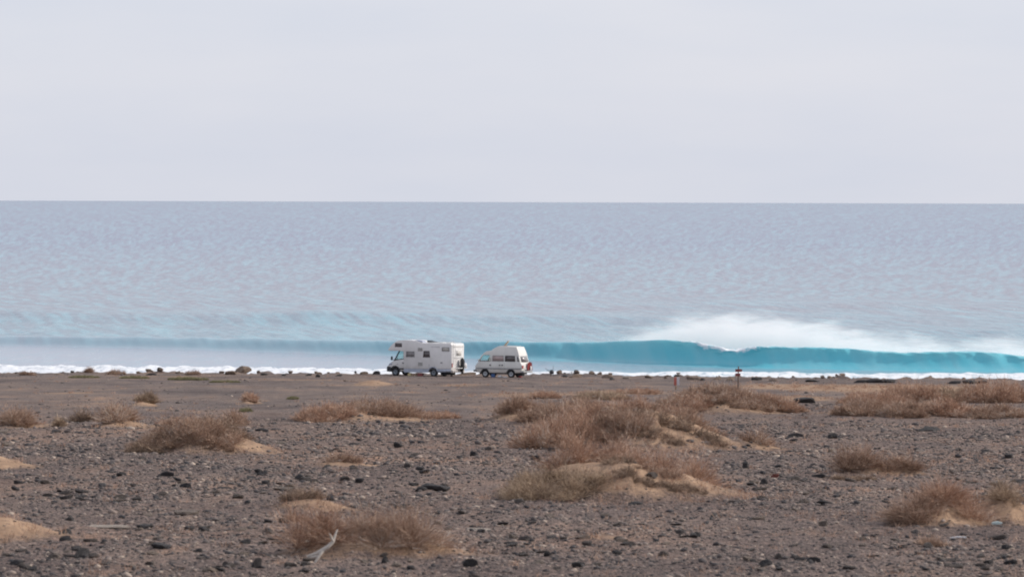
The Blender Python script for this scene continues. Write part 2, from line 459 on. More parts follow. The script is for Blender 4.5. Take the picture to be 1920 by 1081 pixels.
def sea_material():
    m, t, b = mat_new('sea_water')
    geo = node(t, 'ShaderNodeNewGeometry'); P = geo.outputs['Position']
    sp = node(t, 'ShaderNodeSeparateXYZ'); t.links.new(P, sp.inputs[0])
    wob = noise(t, P, 0.012, 3)
    y = mth(t, 'MULTIPLY_ADD', wob.outputs[0], 120.0, sp.outputs[1])
    mr = node(t, 'ShaderNodeMapRange'); mr.inputs['From Min'].default_value = 440; mr.inputs['From Max'].default_value = 1500
    t.links.new(y, mr.inputs[0])
    # water over sand is turquoise, the deep water further out is slate blue
    wc = ramp(t, [(0.0, (0.095, 0.43, 0.53)), (0.05, (0.12, 0.215, 0.275)), (0.18, (0.15, 0.158, 0.205)), (1.0, (0.08, 0.09, 0.18))], mr.outputs[0])
    # reflected sky, with some foam film and sand, painted into the trough colour
    shl = node(t, 'ShaderNodeAttribute', attribute_name='trough_sheen')
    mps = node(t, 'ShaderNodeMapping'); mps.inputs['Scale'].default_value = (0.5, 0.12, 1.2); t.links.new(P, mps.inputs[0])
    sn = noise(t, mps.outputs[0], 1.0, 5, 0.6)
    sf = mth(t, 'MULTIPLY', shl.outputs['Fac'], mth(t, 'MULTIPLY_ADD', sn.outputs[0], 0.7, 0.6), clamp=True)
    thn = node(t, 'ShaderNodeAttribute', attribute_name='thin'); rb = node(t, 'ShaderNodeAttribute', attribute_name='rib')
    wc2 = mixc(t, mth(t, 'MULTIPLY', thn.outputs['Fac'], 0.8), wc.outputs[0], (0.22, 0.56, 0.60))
    wc2 = mixc(t, mth(t, 'MULTIPLY', mth(t, 'SUBTRACT', rb.outputs['Fac'], 0.35), 1.3, clamp=True), wc2, (0.19, 0.45, 0.53))
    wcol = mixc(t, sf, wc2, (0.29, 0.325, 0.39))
    fo = node(t, 'ShaderNodeAttribute', attribute_name='foam')
    mpn = node(t, 'ShaderNodeMapping'); mpn.inputs['Scale'].default_value = (1, 0.35, 1.6)
    t.links.new(P, mpn.inputs[0])
    fn = noise(t, mpn.outputs[0], 1.4, 6, 0.7)
    f = mth(t, 'ADD', fo.outputs['Fac'], mth(t, 'MULTIPLY', mth(t, 'SUBTRACT', fn.outputs[0], 0.62), 2.6))
    f = mth(t, 'MULTIPLY', f, mth(t, 'GREATER_THAN', fo.outputs['Fac'], 0.01))
    fm = node(t, 'ShaderNodeMapRange', interpolation_type='SMOOTHSTEP'); fm.inputs['From Min'].default_value = 0.2; fm.inputs['From Max'].default_value = 0.75
    t.links.new(f, fm.inputs[0])
    col = mixc(t, fm.outputs[0], wcol, (0.70, 0.72, 0.75))
    t.links.new(col, b.inputs['Base Color'])
    rr = node(t, 'ShaderNodeMapRange'); rr.inputs['To Min'].default_value = 0.19; rr.inputs['To Max'].default_value = 0.9
    t.links.new(fm.outputs[0], rr.inputs[0])
    # cat's paws: the breeze roughens the surface in streaks
    mpr = node(t, 'ShaderNodeMapping'); mpr.inputs['Scale'].default_value = (0.8, 0.11, 0.1); t.links.new(P, mpr.inputs[0])
    cp = noise(t, mpr.outputs[0], 1.0, 10, 0.72)
    cpr = node(t, 'ShaderNodeMapRange'); cpr.inputs['From Min'].default_value = 0.34; cpr.inputs['From Max'].default_value = 0.66; cpr.inputs['To Min'].default_value = -0.02; cpr.inputs['To Max'].default_value = 0.08
    t.links.new(cp.outputs[0], cpr.inputs[0])
    t.links.new(mth(t, 'ADD', rr.outputs[0], cpr.outputs[0], clamp=True), b.inputs['Roughness'])
    b.inputs['IOR'].default_value = 1.333
    mp2 = node(t, 'ShaderNodeMapping'); mp2.inputs['Scale'].default_value = (1.0, 0.3, 1.0); mp2.inputs['Rotation'].default_value = (0, 0, 0.1)
    t.links.new(P, mp2.inputs[0])
    n1 = noise(t, mp2.outputs[0], 0.9, 5, 0.62)
    n2 = noise(t, mp2.outputs[0], 0.12, 3, 0.5)
    n3 = noise(t, mp2.outputs[0], 0.03, 6, 0.7)
    hh = mth(t, 'ADD', mth(t, 'MULTIPLY', n1.outputs[0], 0.55), mth(t, 'MULTIPLY', n2.outputs[0], 0.6))
    hh = mth(t, 'ADD', hh, mth(t, 'MULTIPLY', n3.outputs[0], 0.8))
    rip = node(t, 'ShaderNodeAttribute', attribute_name='ripple')
    bn = bump(t, b, hh, 0.22, 0.5)
    t.links.new(mth(t, 'MULTIPLY', rip.outputs['Fac'], 0.165), bn.inputs['Strength'])
    return m
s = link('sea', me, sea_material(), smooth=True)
tag(s, 'pale blue ocean with a turquoise wave breaking near the shore', None, kind='structure')

# wind-blown spray above and behind the breaking crest
def spray(name, label, px0, px1, d0, prof_pts, dens, depth, shift):
    x0 = (px0 - 960) / F * d0; x1 = (px1 - 960) / F * d0
    ya, yb = [float(v) for v in crest_y(np.array([x0, x1]))]
    rz = math.atan2(yb - ya, x1 - x0)
    L = math.hypot(x1 - x0, yb - ya); ztop = 6.4; zb = 0.6
    bm = bmesh.new(); bmesh.ops.create_cube(bm, size=1.0)
    bmesh.ops.scale(bm, vec=(L, depth, ztop - zb), verts=bm.verts)
    me = bpy.data.meshes.new(name); bm.to_mesh(me); bm.free()
    m = bpy.data.materials.new(name); m.use_nodes = True
    t = m.node_tree; t.nodes.clear()
    out = node(t, 'ShaderNodeOutputMaterial')
    pv = node(t, 'ShaderNodeVolumePrincipled')
    pv.inputs['Color'].default_value = (0.985, 0.965, 0.965, 1)
    pv.inputs['Anisotropy'].default_value = 0.2
    tcn = node(t, 'ShaderNodeTexCoord')
    sp = node(t, 'ShaderNodeSeparateXYZ'); t.links.new(tcn.outputs['Object'], sp.inputs[0])
    u = mth(t, 'ADD', mth(t, 'DIVIDE', sp.outputs[0], L), 0.5)
    fc = node(t, 'ShaderNodeFloatCurve')
    cv = fc.mapping.curves[0]
    pts = [((px - px0) / (px1 - px0), v) for px, v in prof_pts]
    cv.points[0].location = pts[0]; cv.points[1].location = pts[-1]
    for p in pts[1:-1]: cv.points.new(*p)
    fc.mapping.update()
    t.links.new(u, fc.inputs['Value'])
    # wispy: warp the coordinates, stretch the noise along the wind
    mpn = node(t, 'ShaderNodeMapping'); mpn.inputs['Scale'].default_value = (0.24, 0.2, 1.0); mpn.inputs['Rotation'].default_value = (0, 0.45, 0)
    t.links.new(tcn.outputs['Object'], mpn.inputs[0])
    n1 = noise(t, mpn.outputs[0], 1.0, 7, 0.68)
    zn = mth(t, 'DIVIDE', mth(t, 'ADD', sp.outputs[2], (ztop - zb) / 2), (ztop - zb))
    rel = mth(t, 'SUBTRACT', fc.outputs[0], zn)
    rel = mth(t, 'ADD', rel, mth(t, 'MULTIPLY', mth(t, 'SUBTRACT', n1.outputs[0], 0.5), 1.0))
    mr = node(t, 'ShaderNodeMapRange', interpolation_type='SMOOTHSTEP'); mr.inputs['From Min'].default_value = -0.02; mr.inputs['From Max'].default_value = 0.5
    t.links.new(rel, mr.inputs[0])
    yf = mth(t, 'DIVIDE', mth(t, 'ABSOLUTE', sp.outputs[1]), depth / 2)
    yfm = mth(t, 'SUBTRACT', 1.0, mth(t, 'POWER', yf, 3.0), clamp=True)
    ef = mth(t, 'MULTIPLY', mth(t, 'MULTIPLY', u, mth(t, 'SUBTRACT', 1.0, u)), 14.0, clamp=True)
    dd = mth(t, 'MULTIPLY', mth(t, 'MULTIPLY', mr.outputs[0], yfm), mth(t, 'MULTIPLY', ef, dens))
    t.links.new(dd, pv.inputs['Density'])
    t.links.new(pv.outputs[0], out.inputs['Volume'])
    o = link(name, me, m)
    yc = float(crest_y(np.array([(x0 + x1) / 2]))[0])
    o.location = ((x0 + x1) / 2 - math.sin(rz) * (depth / 2 + shift), (ya + yb) / 2 + math.cos(rz) * (depth / 2 + shift), (ztop + zb) / 2)
    o.rotation_euler = (0, 0, rz)
    tag(o, label, 'spray', kind='stuff')
spray('spray', 'white spray blown back from the breaking crest', 1110, 1760, 374,
      [(1110, 0.36), (1160, 0.50), (1220, 0.69), (1290, 0.87), (1380, 0.92), (1460, 0.83), (1540, 0.72), (1630, 0.58), (1700, 0.47), (1760, 0.34)], 0.40, 8.5, 0.5)
spray('spray', 'thin white spray over the wave at the right edge', 1700, 2060, 366,
      [(1700, 0.28), (1770, 0.42), (1840, 0.54), (1900, 0.54), (1980, 0.36), (2060, 0.25)], 0.36, 6.5, 0.4)

# ------------------------------------------------------------------ rocks and stones
def rock_material():
    m, t, b = mat_new('basalt')
    oi = node(t, 'ShaderNodeObjectInfo'); tcn = node(t, 'ShaderNodeTexCoord')
    n = noise(t, tcn.outputs['Object'], 2.5, 6, 0.65)
    f = mth(t, 'ADD', mth(t, 'MULTIPLY', oi.outputs['Random'], 0.75), mth(t, 'MULTIPLY', n.outputs[0], 0.3))
    c = ramp(t, [(0.1, (0.03, 0.029, 0.032)), (0.4, (0.06, 0.054, 0.054)), (0.7, (0.12, 0.10, 0.09)), (0.95, (0.25, 0.20, 0.165))], f)
    t.links.new(c.outputs[0], b.inputs['Base Color']); b.inputs['Roughness'].default_value = 0.9
    b.inputs['Specular IOR Level'].default_value = 0.25
    bump(t, b, noise(t, tcn.outputs['Object'], 6, 5, 0.7).outputs[0], 0.8, 0.15)
    return m
M_BASALT = rock_material()
def stone_mat(name, lo, hi):
    m, t, b = mat_new(name)
    tcn = node(t, 'ShaderNodeTexCoord')
    n = noise(t, tcn.outputs['Object'], 2.2, 6, 0.65)
    c = ramp(t, [(0.3, lo), (0.7, hi)], n.outputs[0])
    t.links.new(c.outputs[0], b.inputs['Base Color']); b.inputs['Roughness'].default_value = 0.9
    bump(t, b, noise(t, tcn.outputs['Object'], 6, 5, 0.7).outputs[0], 0.8, 0.15)
    return m
M_BROWN = stone_mat('brown_rock', (0.12, 0.085, 0.065), (0.25, 0.185, 0.14))
M_BLACK = stone_mat('black_rock', (0.024, 0.023, 0.025), (0.06, 0.054, 0.055))
M_PALE = stone_mat('pale_stone', (0.24, 0.2, 0.17), (0.4, 0.34, 0.29))
M_RED = stone_mat('red_stone', (0.16, 0.045, 0.035), (0.24, 0.08, 0.06))
M_WHITE = stone_mat('white_stone', (0.55, 0.54, 0.53), (0.75, 0.74, 0.73))
M_SLAB = stone_mat('slab_stone', (0.09, 0.07, 0.06), (0.2, 0.155, 0.125))

def rock_mesh(seed, sub=2, ang=0.5):
    r = random.Random(seed)
    bm = bmesh.new()
    bmesh.ops.create_icosphere(bm, subdivisions=sub, radius=1.0)
    planes = []
    for i in range(7):
        n = Vector((r.gauss(0, 1), r.gauss(0, 1), r.gauss(0, 0.8))).normalized()
        planes.append((n, r.uniform(0.42, 0.8)))
    planes.append((Vector((0, 0, 1)), r.uniform(0.6, 0.9)))
    for v in bm.verts:
        p = v.co.copy()
        for n, d in planes:
            e = p.dot(n) - d
            if e > 0: p -= n * e
        p *= 1 + r.uniform(-0.06, 0.06)
        v.co = p
    me = bpy.data.meshes.new('rock')
    bm.to_mesh(me); bm.free()
    return me
ROCKS = [rock_mesh(i, 2) for i in range(14)]
ROCKM = {}
def rock_variant(i, mat):
    key = (i, mat.name)
    if key not in ROCKM:
        me = ROCKS[i].copy(); me.materials.append(mat); ROCKM[key] = me
    return ROCKM[key]
def put_rock(name, x, y, wx, wy, hz, rz, var, mat, sink=0.3, tilt=0.0):
    o = link(name, rock_variant(var, mat))
    o.location = (x, y, gz(x, y) + hz * (0.5 - sink))
    o.scale = (wx / 1.6, wy / 1.6, hz / 1.5)
    o.rotation_euler = (rnd.uniform(-tilt, tilt), rnd.uniform(-tilt, tilt), rz)
    return o
def rock_px(name, px, py, wpx, hpx, mat, label, cat='rock', group=None, var=None, rz=None, deep=0.8, sink=0.25):
    x, d = at(px, py)
    w = wpx / F * d; hh = hpx / F * d
    o = put_rock(name, x, d, w, w * deep, 0.85 * hh / (1 - sink), rnd.uniform(-0.4, 0.4) if rz is None else rz, rnd.randrange(14) if var is None else var, mat, sink)
    tag(o, label, cat, group)
    return o
NAMED = [
    ('rock', 818, 927, 52, 17, M_BLACK, 'largest black rock of the stony flat, low and flat topped, left of centre dune'),
    ('rock', 790, 929, 26, 9, M_BLACK, 'low black rock touching the left of the large black rock'),
    ('stone_slab', 356, 974, 62, 11, M_SLAB, 'long brown stone slab lying flat left of the russet foreground shrub'),
    ('rock', 272, 997, 32, 12, M_BLACK, 'dark flat rock below the long brown slab'),
    ('rock', 152, 1048, 34, 22, M_BLACK, 'rounded black rock in the bottom left foreground'),
    ('rock', 30, 1068, 34, 12, M_BLACK, 'flat black rock in the bottom left corner'),
    ('rock', 305, 1036, 42, 14, M_BLACK, 'long low dark rock between the round black rock and foreground shrub'),
    ('rock', 481, 1066, 22, 26, M_BASALT, 'upright grey rock at the bottom left of the foreground shrub'),
    ('rock', 572, 1062, 24, 9, M_BASALT, 'dark rock just below the foot of the bleached branch'),
    ('rock', 722, 1056, 13, 15, M_BLACK, 'small upright black stone below the russet foreground shrub'),
    ('rock', 747, 836, 16, 14, M_BLACK, 'lone round black rock left of the large dunes'),
    ('rock', 1400, 879, 14, 19, M_BLACK, 'small pointed black rock right of the nearer large dune'),
    ('stone', 1455, 895, 15, 9, M_RED, 'reddish stone right of the nearer large dune'),
    ('rock', 1512, 752, 44, 13, M_BLACK, 'dark grey rock pile end right of the shrub mound by the signpost'),
    ('rock', 1494, 812, 27, 9, M_BLACK, 'black triangular rock behind the small tufted mound on the right'),
    ('stone_slab', 893, 991, 76, 9, M_PALE, 'long pale slab right of the russet foreground shrub'),
    ('stone', 1007, 838, 22, 8, M_WHITE, 'white stone at the left foot of the farther large dune'),
    ('rock', 1740, 803, 45, 9, M_BLACK, 'long flat black rock below the row of shrubs on the right'),
    ('rock', 1530, 1053, 24, 11, M_BLACK, 'dark rock in the bottom right foreground, leftmost of its cluster'),
    ('rock', 1440, 1064, 26, 14, M_BLACK, 'dark rock at the bottom, right of centre'),
    ('rock', 885, 1064, 26, 16, M_BASALT, 'grey rock at the bottom below the sand tail of foreground shrub'),
    ('rock', 1085, 1066, 20, 13, M_BLACK, 'bluish black stone at the bottom centre'),
    ('stone_slab', 205, 996, 70, 6, M_PALE, 'thin pale slab beside the sand drift at the left edge'),
    ('rock', 120, 1012, 26, 11, M_BLACK, 'black stone at the tip of the sand drift at the left edge'),
    ('rock', 1895, 853, 18, 10, M_BLACK, 'black stone near the right edge level with the small tufted mound'),
    ('rock', 1195, 951, 28, 6, M_BLACK, 'dark slab at the foot of the nearer large dune'),
    ('rock', 560, 1000, 18, 9, M_BASALT, 'grey stone tucked behind the russet foreground shrub'),
    ('rock', 500, 918, 20, 9, M_BLACK, 'dark stone left of the pair below the low dark tuft'),
    ('rock', 563, 905, 18, 10, M_BLACK, 'dark stone above the small sand ridge left of centre'),
    ('stone_slab', 535, 927, 44, 8, M_SLAB, 'tan stone slab above the small sand ridge left of centre'),
    ('rock', 386, 795, 12, 8, M_BLACK, 'black stone on the crest of the left shrub mound'),
]
for a in NAMED:
    rock_px(a[0], a[1], a[2], a[3], a[4], a[5], a[6], 'stone' if a[0] != 'rock' else 'rock')['kind'] = 'thing'
# rocks along the edge of the land
EDGE = [
    (455, 700, 40, 15, M_BROWN, 'largest brown boulder on the shoreline, left of the motorhome'),
    (434, 702, 22, 9, M_BROWN, 'lower brown boulder leaning on the left of the largest shoreline boulder'),
    (495, 703, 12, 5, M_BLACK, 'small dark shore rock right of the largest shoreline boulder'),
    (532, 704, 12, 4, M_BLACK, 'flat black shore rock, first past the largest boulder towards the motorhome'),
    (579, 704, 13, 6, M_BLACK, 'black shore rock midway between the largest boulder and the motorhome'),
    (596, 707, 8, 6, M_BLACK, 'black rock just in front of the midway shore rock'),
    (635, 705, 13, 5, M_BLACK, 'flat black shore rock left of the brown one by the motorhome'),
    (683, 702, 14, 6, M_BROWN, 'rounded brown shore rock left of the motorhome front'),
    (707, 702, 13, 7, M_BLACK, 'black rock nearest to the motorhome front'),
    (875, 702, 36, 8, M_BROWN, 'low brown earth boulder behind the gap between the two vehicles'),
    (1060, 706, 14, 5, M_BLACK, 'dark shore rock right of the upright rods'),
    (1080, 707, 26, 8, M_BROWN, 'brown shore rock right of the upright rods'),
    (1140, 708, 20, 8, M_BROWN, 'brown shore rock in the middle of the bare edge between van and marker'),
    (1148, 711, 10, 5, M_BLACK, 'dark stone in front of the middle brown shore rock'),
    (1175, 709, 12, 6, M_PALE, 'pale shore rock between the van and the red marker'),
    (1218, 708, 16, 7, M_BROWN, 'brown shore rock left of the red marker'),
    (1248, 709, 8, 7, M_BROWN, 'narrow shore rock next to the red marker'),
    (1305, 711, 34, 10, M_BROWN, 'broad brown shore rock right of the red marker'),
    (1318, 712, 10, 5, M_BLACK, 'dark stone in front of the broad shore rock'),
    (1345, 711, 18, 7, M_BROWN, 'brown shore rock left of the signpost'),
    (1370, 712, 16, 6, M_BROWN, 'brown shore rock closest to the signpost'),
    (1420, 712, 18, 8, M_BLACK, 'dark shore rock right of the signpost'),
    (1450, 714, 22, 5, M_BROWN, 'low brown shore rock beyond the dark one right of the signpost'),
    (1525, 715, 24, 6, M_BLACK, 'low dark shore rock left of the black ledge'),
    (1615, 717, 26, 8, M_BLACK, 'left rock of the black shore ledge on the right'),
    (1642, 717, 30, 9, M_BLACK, 'middle rock of the black shore ledge on the right'),
    (1668, 717, 24, 9, M_BLACK, 'right rock of the black shore ledge on the right'),
    (1790, 719, 26, 8, M_BLACK, 'black shore rock peeping over the right shrubs, left one'),
    (1822, 719, 30, 9, M_BLACK, 'black shore rock peeping over the right shrubs, middle one'),
    (1846, 719, 20, 7, M_BLACK, 'black shore rock peeping over the right shrubs, right one'),
    (110, 702, 22, 4, M_BROWN, 'flat brown shore rock near the left edge'),
    (285, 703, 18, 4, M_BLACK, 'small dark shore rock between the two brown shore bushes'),
    (48, 702, 16, 5, M_BROWN, 'brown shore rock nearest the left edge'),
]
for a in EDGE:
    rock_px('shore_rock', *a, cat='rock', group='rocks along the edge of the land', deep=1.0, sink=0.3)

shr = random.Random(5)
for i in range(60):
    x = shr.choice((-46, -40, -31, -24, -17, 6, 9, 14, 19, 27, 34, 38)) + shr.gauss(0, 1.3); yy = float(edge_y(np.array([x]))[0]) - shr.uniform(0.3, 3.0)
    w = shr.uniform(0.18, 0.55)
    o = put_rock('shore_rock', x, yy, w, w * shr.uniform(0.7, 1.1), w * shr.uniform(0.35, 0.75), shr.uniform(0, 6.28), shr.randrange(14), shr.choice((M_BASALT, M_BROWN, M_BROWN, M_BROWN)), 0.25)
    if x < -12: lab = 'small rough rock along the edge of the land left of the motorhome'
    elif x < 14: lab = 'small rough rock along the edge of the land between motorhome and marker post'
    else: lab = 'small rough rock along the edge of the land right of the marker post'
    tag(o, lab, 'rock', 'small ' + lab[12:])
# stones strewn over the plain: sizes from real counts, thinned with distance only where they would vanish
def scatter():
    out = []
    def zone(y0, y1, dens, smin, smax, alpha):
        xm = 0.185 * y1
        n = int(dens * (y1 - y0) * 2 * xm)
        x = rng.uniform(-xm, xm, n); y = rng.uniform(y0, y1, n)
        ok = np.abs(x) < 0.178 * y + 2
        x = x[ok]; y = y[ok]; n = len(x)
        s = smin * (1 - rng.random(n) * (1 - (smax / smin) ** (-alpha))) ** (-1 / alpha)
        # stones lie in uneven drifts and keep off the sand
        _, sd = ground(x, y, True)
        keep = rng.random(n) < np.clip(0.55 + 0.9 * fbm(x * 0.3, y * 0.12, 61) + 0.5 * fbm(x * 1.1, y * 0.6, 62), 0.25, 1) * (1 - 0.88 * sd)
        out.append(np.stack([x[keep], y[keep], s[keep]], 1))
    zone(48, 85, 56.0, 0.05, 0.27, 2.7)
    zone(85, 120, 38.0, 0.06, 0.34, 2.7)
    zone(120, 162, 20.0, 0.075, 0.42, 2.7)
    zone(162, 205, 0.9, 0.085, 0.42, 2.6)
    xr_ = rng.uniform(7, 40, 9000); yr_ = rng.uniform(160, 200, 9000)
    ok_ = (xr_ < 0.178 * yr_ + 2); xr_, yr_ = xr_[ok_], yr_[ok_]
    _, sd_ = ground(xr_, yr_, True)
    ok_ = rng.random(len(xr_)) < np.clip(0.6 + 1.0 * fbm(xr_ * 0.3, yr_ * 0.1, 63), 0.1, 1) * (1 - 0.88 * sd_) * sstep(7, 13, xr_)
    xr_, yr_ = xr_[ok_], yr_[ok_]
    out.append(np.stack([xr_, yr_, 0.085 * (1 - rng.random(len(xr_)) * 0.97) ** (-1 / 2.8)], 1))
    zone(205, 300, 0.16, 0.10, 0.42, 2.4)
    return np.concatenate(out)
ST = scatter()
order = np.argsort(-(ST[:, 2] / ST[:, 1]) * (np.abs(ST[:, 0]) < 0.152 * ST[:, 1]) * (ST[:, 1] > 61))
big = ST[order[:300]]; rest = ST[order[300:]]
small_rocks = [rock_variant(i, M_BASALT) for i in range(14)]
FEATURES = [(600, 1046, 'the bleached branch'), (850, 1035, 'the dense foreground shrub'), (1190, 925, 'the nearer large dune'), (1240, 830, 'the farther large dune'),
            (380, 840, 'the left sand mound'), (818, 920, 'the largest black rock'), (1640, 875, 'the small tufted mound on the right'), (1800, 980, 'the bottom right mound'),
            (40, 1015, 'the sand drift at the left edge'), (356, 970, 'the long brown slab'), (1455, 893, 'the reddish stone'), (1085, 1062, 'the bluish black stone at bottom centre'),
            (1480, 1058, 'the dark rocks at the bottom right'), (152, 1042, 'the rounded black rock at bottom left'), (640, 878, 'the thin tuft left of centre'),
            (660, 785, 'the low shrub bank left of centre'), (1760, 775, 'the shrub rows on the right'), (893, 988, 'the long pale slab'), (747, 830, 'the lone round black rock'),
            (1370, 765, 'the signpost mound'), (152, 780, 'the dark rounded shrub on the left plain'), (1895, 850, 'the black stone near the right edge')]
def stone_place(x, y):
    sx = 960 + F * x / y; sy = LEVEL + (sx - 960) * ROLL + 229 + F * Z0 / y
    f = min(FEATURES, key=lambda f: math.hypot(sx - f[0], 1.6 * (sy - f[1])))
    dx, dy = sx - f[0], sy - f[1]
    if abs(dx) > 1.6 * abs(dy): w = 'to the right of ' if dx > 0 else 'to the left of '
    else: w = 'in front of ' if dy > 0 else 'beyond '
    return w + f[2], sx, sy
n_here = {}
for i, (x, y, s_) in enumerate(big):
    o = bpy.data.objects.new('stone', small_rocks[i % 14])
    COL.objects.link(o)
    hz = s_ * rnd.uniform(0.22, 0.62)
    o.location = (x, y, gz(x, y) + hz * 0.22)
    o.scale = (s_ * rnd.uniform(0.9, 1.4) / 1.6, s_ * rnd.uniform(0.6, 1.0) / 1.6, hz / 1.5)
    o.rotation_euler = (rnd.uniform(-0.2, 0.2), rnd.uniform(-0.2, 0.2), rnd.uniform(0, 6.28))
    place_words, sx, sy = stone_place(x, y)
    key = place_words
    n_here[key] = n_here.get(key, 0) + 1
    k_ = n_here[key]                       # the list runs from the largest stone to the smallest
    if k_ <= 7:
        lab = ('largest', 'second largest', 'third largest', 'fourth largest', 'fifth largest', 'sixth largest', 'seventh largest')[k_ - 1] + ' loose stone ' + place_words
    else:
        lab = 'smaller loose dark stone ' + place_words
    tag(o, lab, 'stone', 'loose stones ' + place_words)
# the small fry: one mesh of real stones
bm = bmesh.new(); bmesh.ops.create_icosphere(bm, subdivisions=1, radius=1.0)
bm.verts.ensure_lookup_table()
IV = np.array([v.co[:] for v in bm.verts]); IF = np.array([[v.index for v in f.verts] for f in bm.faces]); bm.free()
n = len(rest)
lib = np.stack([IV * rng.uniform(0.72, 1.12, (len(IV), 1)) for _ in range(40)])
V = lib[rng.integers(0, 40, n)]
sz = rest[:, 2]
asp = rng.uniform(0.6, 1.0, n); hz = rng.uniform(0.2, 0.62, n)
a = rng.uniform(0, 6.28, n)
V = V * np.stack([sz / 1.8, sz * asp / 1.8, sz * hz / 1.8], 1)[:, None, :]
ca, sa = np.cos(a)[:, None], np.sin(a)[:, None]
X = V[:, :, 0] * ca - V[:, :, 1] * sa + rest[:, 0][:, None]
Y = V[:, :, 0] * sa + V[:, :, 1] * ca + rest[:, 1][:, None]
tl = rng.normal(0, 0.12, (n, 2))
Z = V[:, :, 2] + V[:, :, 0] * tl[:, :1] + V[:, :, 1] * tl[:, 1:] + (ground(rest[:, 0], rest[:, 1]) + sz * hz * rng.uniform(-0.05, 0.25, n))[:, None]
verts = np.stack([X, Y, Z], -1).reshape(-1, 3)
faces = (IF[None] + (np.arange(n) * len(IV))[:, None, None]).reshape(-1)
me = new_mesh_np('gravel', verts, faces, 3)
tone = np.clip(rng.beta(1.5, 1.7, n) + (rng.random(n) < 0.05) * 0.4, 0, 1)
add_attr(me, 'tone', np.repeat(tone, len(IV)))
def gravel_material():
    m, t, b = mat_new('loose_stones')
    at_ = node(t, 'ShaderNodeAttribute', attribute_name='tone')
    geo = node(t, 'ShaderNodeNewGeometry')
    nn = noise(t, geo.outputs['Position'], 14, 4, 0.6)
    f = mth(t, 'ADD', at_.outputs['Fac'], mth(t, 'MULTIPLY', mth(t, 'SUBTRACT', nn.outputs[0], 0.5), 0.25))
    c = ramp(t, [(0.05, (0.032, 0.032, 0.036)), (0.35, (0.085, 0.075, 0.074)), (0.6, (0.18, 0.147, 0.132)), (0.85, (0.27, 0.215, 0.185)), (1.0, (0.42, 0.34, 0.28))], f)
    t.links.new(c.outputs[0], b.inputs['Base Color']); b.inputs['Roughness'].default_value = 0.9
    b.inputs['Specular IOR Level'].default_value = 0.25
    return m
g2 = link('gravel', me, gravel_material())
tag(g2, 'small loose volcanic stones covering the plain', 'gravel', kind='stuff')

# ------------------------------------------------------------------ shrubs
def twig_material(name, stops):
    m, t, b = mat_new(name)
    at_ = node(t, 'ShaderNodeAttribute', attribute_name='tone')
    c = ramp(t, stops, at_.outputs['Fac'])
    t.links.new(c.outputs[0], b.inputs['Base Color'])
    b.inputs['Roughness'].default_value = 0.85
    b.inputs['Specular IOR Level'].default_value = 0.15
    return m
TW = {
    'russet': twig_material('russet_twigs', [(0, (0.16, 0.092, 0.064)), (0.5, (0.43, 0.265, 0.185)), (0.85, (0.62, 0.44, 0.33)), (1, (0.6, 0.54, 0.48))]),
    'brown': twig_material('brown_twigs', [(0, (0.13, 0.084, 0.062)), (0.5, (0.37, 0.243, 0.177)), (0.85, (0.56, 0.41, 0.31)), (1, (0.56, 0.50, 0.45))]),
    'olive': twig_material('olive_twigs', [(0, (0.15, 0.106, 0.078)), (0.5, (0.38, 0.28, 0.20)), (1, (0.60, 0.465, 0.345))]),
    'dark': twig_material('dark_twigs', [(0, (0.12, 0.086, 0.065)), (0.5, (0.28, 0.20, 0.15)), (1, (0.50, 0.375, 0.28))]),
    'green': twig_material('green_leaves', [(0, (0.12, 0.115, 0.06)), (0.5, (0.24, 0.225, 0.125)), (1, (0.38, 0.33, 0.20))]),
}
M_STEM = simple('woody_stem', (0.09, 0.065, 0.05), 0.9)

